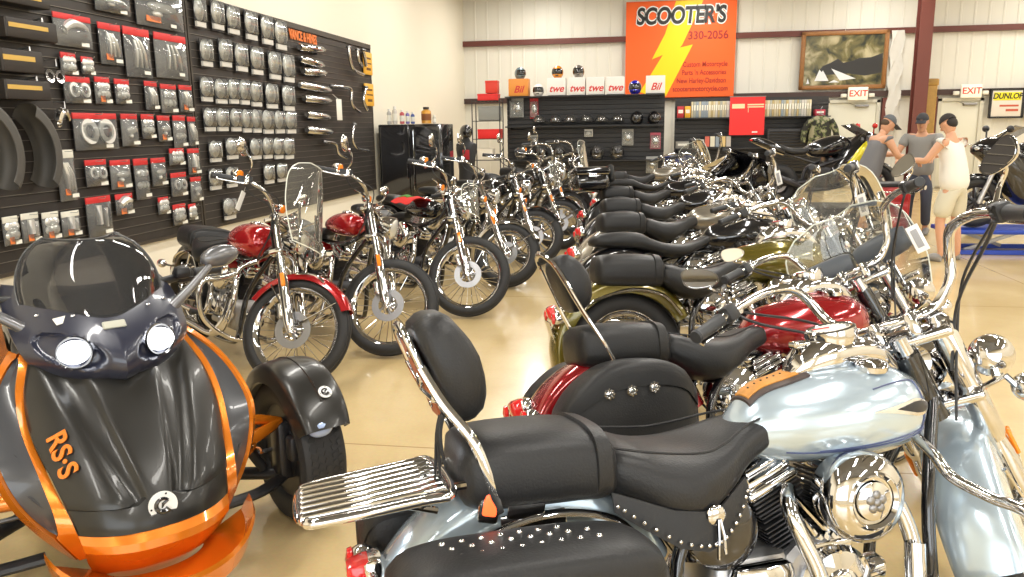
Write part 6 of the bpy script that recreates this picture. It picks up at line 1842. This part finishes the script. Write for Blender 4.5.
# ------------------------------------------------------------------ sport bikes and lift
def sportbike(label, loc, yaw, P, P2, P3, lean=.12, z=0, mirror_paint=None, group='sport motorcycles at the right'):
    t = thing('sport_motorcycle', label, 'motorcycle', (loc[0], loc[1], z), group=group, rot=(-lean, 0, yaw))
    fw = wheel(t, 'front_wheel', (1.42, 0, .30), .30, .06, 'cast', None, rimmat=DARKMET, detail=0)
    wheel(t, 'rear_wheel', (0, 0, .31), .31, .09, 'cast', None, rimmat=DARKMET, detail=0)
    part('fork', lambda: M().tube([(1.42, -.10, .30), (1.22, -.10, .85)], [.028, .024], 12).tube([(1.42, .10, .30), (1.22, .10, .85)], [.028, .024], 12).cyl((1.42, -.12, .30), (1.42, .12, .30), .014), ALLOY, t, ('sfork',))
    part('front_fender', lambda: M().arc_sweep(fender_sec(.34, .13, .02), (1.42, 0, .30), 30, 150, 14), P, t, ('sff',))
    part('engine', lambda: M().rbox((.72, 0, .42), (.48, .34, .34), .06, None, 3).rbox((.80, 0, .60), (.30, .36, .16), .04, Ry(.3), 2), DARKMET, t, ('seng',))
    part('frame', lambda: M().tube([(1.18, .06, .80), (.9, .17, .70), (.5, .17, .55), (.42, .15, .35)], .03, 10, 5).tube([(1.18, -.06, .80), (.9, -.17, .70), (.5, -.17, .55), (.42, -.15, .35)], .03, 10, 5).tube([(.45, .13, .36), (0, .13, .31)], .028, 8).tube([(.45, -.13, .36), (0, -.13, .31)], .028, 8).tube([(.5, .1, .62), (-.2, .08, .86)], .016, 8).tube([(.5, -.1, .62), (-.2, -.08, .86)], .016, 8), DARKMET, t, ('sfr',))
    def fair():
        tb = [(.62, .12, .26, .40), (.72, .20, .22, .62), (.9, .235, .24, .84), (1.08, .24, .34, .98), (1.22, .215, .55, 1.06), (1.36, .16, .74, 1.05), (1.47, .10, .84, .99), (1.52, .03, .88, .94)]
        return loft_tab(tb, M(), 2.5, 28, 26)
    fo = part('fairing', fair, P, t, ('sfair',), sharp=60)
    def stripe():
        m = M(); tb = [(.92, .243, .50, .66), (1.05, .256, .52, .84), (1.2, .238, .62, .98), (1.34, .188, .76, 1.0), (1.44, .135, .83, .965)]
        return loft_tab(tb, m, 3.2, 20, 12)
    part('fairing_stripe', stripe, P2, fo, ('sstr',))
    part('headlight', lambda: M().ball((1.46, -.06, .93), (.05, .04, .03), 14, 8).ball((1.46, .06, .93), (.05, .04, .03), 14, 8), LENS, fo, ('shl',))
    part('windscreen', lambda: M().grid([[V((1.36 - .30 * v - abs(u / 6 - 1) ** 2 * .14, (u / 6 - 1) * (.16 - .05 * v * v), 1.02 + .17 * v - .03 * abs(u / 6 - 1))) for u in range(13)] for v in (0, .2, .4, .6, .8, 1)]), SMOKE, fo, ('sws',))
    part('fuel_tank', lambda: loft_tab([(.38, .06, .78, .84), (.45, .12, .72, .90), (.62, .17, .70, .98), (.82, .18, .72, 1.02), (.98, .13, .78, .98), (1.04, .07, .82, .92)], M(), 2.5, 28, 20), P, t, ('stk',), sharp=60)
    part('seat', lambda: loft_tab([(-.10, .06, .86, .90), (.0, .12, .80, .90), (.15, .14, .74, .85), (.35, .12, .74, .84), (.42, .08, .78, .88)], M(), 2.6, 24, 14), LEATHER, t, ('sst',), sharp=60)
    part('tail_cowl', lambda: loft_tab([(-.42, .03, .94, .99), (-.30, .09, .88, 1.0), (-.12, .13, .80, .94), (.05, .13, .74, .84)], M(), 2.6, 24, 14), P, t, ('stl',), sharp=60)
    part('tail_light', lambda: M().rbox((-.42, 0, .965), (.03, .10, .03), .01), REDLENS, t, ('stll',))
    hb = part('handlebar', lambda: M().tube([(1.16, .10, .98), (1.12, .24, .97), (1.06, .36, .94)], .014, 8).tube([(1.16, -.10, .98), (1.12, -.24, .97), (1.06, -.36, .94)], .014, 8), BLACKPL, t, ('shb',))
    for s in (-1, 1):
        part('grip', lambda: M().cyl((1.11, s * .25, .967), (1.055, s * .375, .938), .019), GRIP, hb, ('sgr', s))
        mi = part('mirror', lambda: M().tube([(1.30, s * .16, 1.04), (1.26, s * .26, 1.13)], .010, 8).ball((1.25, s * .31, 1.15), (.03, .075, .04), 14, 8), mirror_paint or P3, t, ('smi', s))
        part('turn_signal', lambda: M().ball((1.28, s * .25, .82), (.035, .03, .02), 12, 6), AMBER, t, ('sts', s))
    part('exhaust_pipe', lambda: M().tube([(.75, -.10, .25), (.4, -.16, .24), (.15, -.20, .34), (-.25, -.22, .50)], [.03, .03, .055, .05], 14, 5), DARKMET, t, ('sex',))
    part('kickstand', lambda: M().tube([(.55, .14, .28), (.58, .26, .04)], .012, 8), DARKMET, t, ('sks',))
    return t
SPB = paint('sport_black_paint', (.012, .012, .014), .12, .2)
tag(part('display_platform', M().rbox((2.62, 12.6, .17), (2.1, .9, .34), .02), BLACKPL), 'low black platform carrying the black and yellow sport motorcycle', 'platform')
sportbike('black, yellow and red sport motorcycle on a platform left of the three men', (1.92, 12.5), rad(8), SPB, paint('acid_yellow_paint', (.70, .62, .02), .2, .1), paint('sport_red_paint', (.65, .02, .02), .2, .1), mirror_paint=paint('sport_red_paint', (.65, .02, .02), .2, .1), z=.345, lean=.0)
sportbike('large black sport motorcycle standing on the blue lift', (5.27, 10.35), rad(182), SPB, SPB, BLACKPL, z=.30, lean=0)
sportbike('black sport motorcycle parked on the floor behind the blue lift', (5.9, 12.4), rad(196), SPB, SPB, BLACKPL)
t = thing('motorcycle_lift', 'low blue lift platform under the black sport motorcycle', 'lift', (4.60, 10.35, 0))
BLU = mat('lift_blue', (.02, .06, .42), .35, .2)
part('platform', M().rbox((.05, 0, .27), (2.3, .62, .05), .01), BLU, t)
part('base_frame', M().box((0, .26, .03), (2.0, .06, .05)).box((0, -.26, .03), (2.0, .06, .05)).box((-.9, 0, .03), (.06, .5, .05)).box((.9, 0, .03), (.06, .5, .05)), BLU, t)
for sx in (-.6, .6): part('scissor_arm', M().box((sx, .2, .15), (.6, .03, .04), Ry(.35)).box((sx, -.2, .15), (.6, .03, .04), Ry(-.35)), STEEL, t)
part('ramp', M().rbox((1.36, 0, .15), (.40, .55, .03), .008, Ry(.6)), BLU, t)
# red tool cart between the men
t = thing('tool_cart', 'red tool cart standing between the three men', 'tool cart', (3.22, 11.6, 0))
RC = mat('cart_red', (.50, .02, .02), .3, .1, .5)
part('cart_body', M().rbox((0, 0, .42), (.50, .40, .55), .02, None, 2), RC, t)
for i in range(3):
    d_ = part('drawer', M().rbox((0, -.205, .25 + .17 * i), (.44, .02, .15), .006), RC, t)
    part('drawer_handle', M().cyl((-.15, -.225, .29 + .17 * i), (.15, -.225, .29 + .17 * i), .008), CHROME2, d_)
part('top_tray', M().rbox((0, 0, .72), (.52, .42, .05), .01), BLACKPL, t)
for sx in (-1, 1):
    for sy in (-1, 1): part('caster', M().cyl((sx * .2 - .012, sy * .15, .05), (sx * .2 + .012, sy * .15, .05), .05).box((sx * .2, sy * .15, .11), (.03, .04, .08)), BLACKPL, t)

# ------------------------------------------------------------------ people
SKIN = mat('skin', (.62, .33, .20), .5, bump=.1)
def skin_obj(name, verts, edges, radii, mt, parent, root=0, sub=2):
    me = bpy.data.meshes.new(name); me.from_pydata([V(v) for v in verts], edges, []); me.update()
    o = bpy.data.objects.new(name, me); COL.objects.link(o)
    md = o.modifiers.new('skin', 'SKIN'); md.use_smooth_shade = True; md.branch_smoothing = .6
    if not me.skin_vertices: 
        me.attributes  # noqa
    sv = me.skin_vertices[0].data
    for i, r in enumerate(radii):
        sv[i].radius = r if isinstance(r, (tuple, list)) else (r, r); sv[i].use_root = (i == root)
    s_ = o.modifiers.new('sub', 'SUBSURF'); s_.levels = sub; s_.render_levels = sub
    bpy.context.view_layer.update()
    m2 = bpy.data.meshes.new_from_object(o.evaluated_get(bpy.context.evaluated_depsgraph_get()))
    bpy.data.objects.remove(o); bpy.data.meshes.remove(me)
    m2.materials.clear(); m2.materials.append(mt); m2.polygons.foreach_set('use_smooth', [True] * len(m2.polygons))
    o = bpy.data.objects.new(name, m2); link(o, parent); return o
def person(label, loc, face, bend, shirt, pants, hat, hatcol, armL, armR, nod=.5, sleeves=True, h=1.0, longp=False):
    """local: +x forward, +y left. armL/armR = (elbow, wrist) offsets from the shoulder"""
    t = thing('person', label, 'person', (loc[0], loc[1], 0), face, 'three men talking at the back right'); t.scale = (h, h, h)
    def B(p, k=1.0):       # bend the upper body about the hips
        p = V(p); q = V((0, 0, .93)); return q + Ry(bend * k) @ (p - q)
    pel = V((0, 0, .93)); chest = B((0, 0, 1.25)); neck = B((0, 0, 1.47)); sh = {s: B((0, s * .19, 1.41)) for s in (-1, 1)}
    hd0 = B((.015, 0, 1.55)); 
    v = [pel, B((0, 0, 1.08)), chest, B((0, 0, 1.40)), neck, hd0]; e = [(0, 1), (1, 2), (2, 3), (3, 4), (4, 5)]
    r = [(.11, .09), (.11, .085), (.14, .10), (.11, .08), (.056, .056), (.055, .06)]
    arms = {}
    for s, (el, wr) in ((1, armL), (-1, armR)):
        S_ = sh[s]; E_ = S_ + V(el); W_ = E_ + V(wr); n = len(v)
        d = (W_ - E_).normalized(); P_ = W_ + d * .07
        v += [S_, S_ + (E_ - S_) * .5, E_, E_ + (W_ - E_) * .4, W_, P_]; e += [(3, n), (n, n + 1), (n + 1, n + 2), (n + 2, n + 3), (n + 3, n + 4), (n + 4, n + 5)]
        r += [.062, .05, .042, .042, .027, (.036, .02)]
        up = V((0, 0, 1)); side = d.cross(up); side = side.normalized() if side.length > .1 else V((0, 1, 0)); dn = side.cross(d)
        for k in range(4):
            o_ = (k - 1.5) * .019; L_ = (.036, .042, .038, .030)[k]; n2 = len(v)
            f0 = P_ + d * .016 + side * o_; f1 = f0 + d * L_ - V((0, 0, .006)); f2 = f1 + d * L_ * .6 - V((0, 0, .022)); f3 = f2 + d * .010 - V((0, 0, .022))
            v += [f0, f1, f2, f3]; e += [(n + 5, n2), (n2, n2 + 1), (n2 + 1, n2 + 2), (n2 + 2, n2 + 3)]; r += [.010, .0088, .008, .0068]
        n2 = len(v); th = W_ + d * .03 + side * (.032 * s); v += [th, th + d * .03 + side * (.022 * s), th + d * .055 + side * (.026 * s) - V((0, 0, .012))]; e += [(n + 4, n2), (n2, n2 + 1), (n2 + 1, n2 + 2)]; r += [.013, .011, .008]
        arms[s] = (S_, E_, W_)
    legs = {}
    for s in (-1, 1):
        n = len(v); kx = .04 + .02 * s
        H_ = V((0, s * .095, .88)); K_ = V((kx, s * .12, .48)); A_2 = V((kx - .06, s * .13, .09)); T_ = V((kx + .11, s * .15, .035))
        v += [H_, H_ + (K_ - H_) * .5, K_, K_ + (A_2 - K_) * .35, A_2, A_2 + V((.05, 0, -.05)), T_]; e += [(0, n)] + [(n + i, n + i + 1) for i in range(6)]
        r += [.065, .066, .056, .056, .036, .042, (.04, .028)]
        legs[s] = (H_, K_, A_2, T_)
    body = skin_obj('body', v, e, r, SKIN, t)
    # head: shaped loft with chin, brow, nose and ears, on the neck
    hc = B((.03, 0, 1.62)); q = Ry(bend + nod)
    prof = [(-.118, .030, .030, .045), (-.105, .045, .048, .030), (-.08, .060, .058, .012), (-.045, .072, .064, .002), (-.01, .082, .070, 0), (.03, .088, .074, -.004), (.06, .086, .073, -.006), (.09, .072, .062, -.006), (.112, .045, .040, -.006), (.122, .012, .012, -.006)]
    m = M(); rings = []
    for (z, dx, dy, cx) in prof: rings.append([hc + q @ V((cx + dx * math.cos(a) * (1.08 if math.cos(a) > 0 else 1.0), dy * math.sin(a), z)) for a in [2 * pi * k / 24 for k in range(24)]])
    m.rings(rings)
    m.tube([hc + q @ V((.086, 0, .025)), hc + q @ V((.105, 0, -.012)), hc + q @ V((.085, 0, -.024))], [.008, .014, .008], 8, 3)
    for s in (-1, 1): m.ball(hc + q @ V((-.005, s * .075, 0)), (.018, .010, .030), 10, 6, q)
    hd_ = part('head', m, SKIN, t, sharp=80)
    part('eyes', M().ball(hc + q @ V((.082, .030, .018)), .009, 8, 6).cut().ball(hc + q @ V((.082, -.030, .018)), .009, 8, 6), mat('eye_dark', (.03, .02, .015), .3), hd_)
    part('mouth', M().rbox(hc + q @ V((.079, 0, -.055)), (.008, .045, .008), .003, q), mat('lip', (.40, .14, .10), .5), hd_)
    m = M(); rings = []
    for i in range(9):
        a = rad(2 + 86 * i / 8); rings.append([hc + q @ V((-.008 + .098 * math.cos(a) * math.cos(b_), .084 * math.cos(a) * math.sin(b_), .035 + .098 * math.sin(a))) for b_ in [2 * pi * k / 24 for k in range(24)]])
    m.rings(rings)
    if hat == 'cap':
        m.rbox(hc + q @ V((.125, 0, .045)), (.10, .13, .010), .004, q @ Ry(.12), 3)
    if hat == 'hair': 
        m.ball(hc + q @ V((-.045, 0, .0)), (.058, .074, .07), 14, 8, q)
    part('cap' if hat == 'cap' else 'hair', m, hatcol, t, sharp=70)
    if hat == 'cap': part('hair', M().ball(hc + q @ V((-.04, 0, -.005)), (.057, .073, .055), 14, 8, q), mat('short_hair', (.08, .05, .03), .8), t)
    # shirt
    v = [B((0, 0, .78)), B((0, 0, 1.08)), B((0, 0, 1.27)), B((0, 0, 1.42))]; e = [(0, 1), (1, 2), (2, 3)]; r = [(.225, .185), (.19, .15), (.205, .15), (.145, .115)]
    for s in (-1, 1):
        S_, E_, W_ = arms[s]; n = len(v); v += [S_ + V((0, 0, .004)), S_ + (E_ - S_) * (.6 if sleeves else .12)]; e += [(3, n), (n, n + 1)]; r += [.088, .070 if sleeves else .080]
    skin_obj('shirt', v, e, r, shirt, t)
    # trousers or shorts
    v = [V((0, 0, .97)), V((0, 0, .86))]; e = [(0, 1)]; r = [(.175, .145), (.185, .155)]
    for s in (-1, 1):
        H_, K_, A_2, T_ = legs[s]; n = len(v); 
        if longp: v += [H_, H_ + (K_ - H_) * .5, K_, A_2 + V((0, 0, .02))]; e += [(1, n), (n, n + 1), (n + 1, n + 2), (n + 2, n + 3)]; r += [.108, .095, .076, .065]
        else: v += [H_, H_ + (K_ - H_) * .5, K_ + V((0, 0, .02))]; e += [(1, n), (n, n + 1), (n + 1, n + 2)]; r += [.125, .115, .105]
    skin_obj('trousers' if longp else 'shorts', v, e, r, pants, t)
    for s in (-1, 1):
        H_, K_, A_2, T_ = legs[s]
        part('shoe', M().rings([[V((T_.x - .19 + x_, T_.y + w_ * math.cos(a) - .0, z0 + hh * (.5 + .5 * math.sin(a)))) for a in [2 * pi * k / 16 for k in range(16)]] for (x_, w_, z0, hh) in ((0, .02, .01, .05), (.02, .04, 0, .10), (.10, .045, 0, .10), (.18, .05, 0, .07), (.24, .045, 0, .055), (.275, .02, .005, .035))]), mat('shoe_grey', (.25, .24, .23), .6), t)
    return t
person('man in a grey cap and dark grey sleeveless shirt, leaning in from the left', (2.80, 11.0), rad(15), .30, mat('shirt_dark_grey', (.16, .16, .17), .8), mat('shorts_tan', (.30, .27, .22), .8), 'cap', mat('cap_grey', (.10, .11, .12), .8), ((.14, .05, -.20), (.24, -.06, -.02)), ((.12, -.06, -.22), (.22, .04, -.06)), .35, False, .96)
person('man in a black cap and grey shirt, standing in the middle of the three', (3.74, 12.0), rad(-115), .20, mat('shirt_grey', (.28, .28, .27), .8), mat('jeans_dark', (.06, .07, .10), .8), 'cap', mat('cap_black', (.03, .03, .035), .7), ((.10, .08, -.24), (.22, -.05, -.04)), ((.08, -.10, -.24), (.20, .04, -.08)), .12, True, .96, True)
person('dark-haired man in a white shirt and pale shorts, seen from behind on the right', (3.36, 9.6), rad(128), .16, mat('shirt_white', (.78, .76, .70), .8), mat('shorts_cream', (.62, .58, .45), .8), 'hair', mat('hair_black', (.025, .02, .018), .8), ((.10, .12, -.22), (.20, -.02, .02)), ((.12, -.10, -.20), (.2, .04, .02)), .4, False, .94)

# red and green cloth over a tank
t = thing('folded_cloth', 'red cloth with a green patch draped on the tank of the third left-row motorcycle', 'cloth', (-2.00, 6.79, .952), rot=(-.17, 0, rad(-38)))
def cloth(x0, x1, y0, y1, dz):
    rows = []
    for i in range(11):
        x = x0 + (x1 - x0) * i / 10; rows.append([V((x, y, .012 + dz - .9 * y * y * 4 + .006 * math.sin(x * 40 + y * 30))) for y in [y0 + (y1 - y0) * j / 14 for j in range(15)]])
    m = M(); m.rings([r + [p - V((0, 0, .004)) for p in reversed(r)] for r in rows]); return m
part('red_cloth', cloth(-.16, .12, -.14, .13, 0), mat('cloth_red', (.62, .02, .015), .8), t)
part('green_patch', cloth(-.15, -.02, -.07, .06, .006), mat('cloth_green', (.06, .22, .02), .8), t)
# ------------------------------------------------------------------ camera
cam = bpy.data.cameras.new('camera'); co = bpy.data.objects.new('camera', cam); COL.objects.link(co)
cam.sensor_width = 36; cam.lens = 800 / 1024 * 36; cam.clip_end = 100; cam.clip_start = .05
r_ = V((0.98631599, 0.16429384, -0.01372244)); u_ = V((-0.01926461, 0.19751502, 0.98011055)); f_ = V((-0.16373651, 0.96643435, -0.19797728))
co.matrix_world = Matrix(((r_.x, u_.x, -f_.x, 0), (r_.y, u_.y, -f_.y, 0), (r_.z, u_.z, -f_.z, 1.55), (0, 0, 0, 1)))
scene.camera = co
scene.view_settings.view_transform = 'Standard'; scene.view_settings.look = 'None'; scene.view_settings.gamma = 1; scene.view_settings.exposure = EXPO
scene.view_settings.use_curve_mapping = False
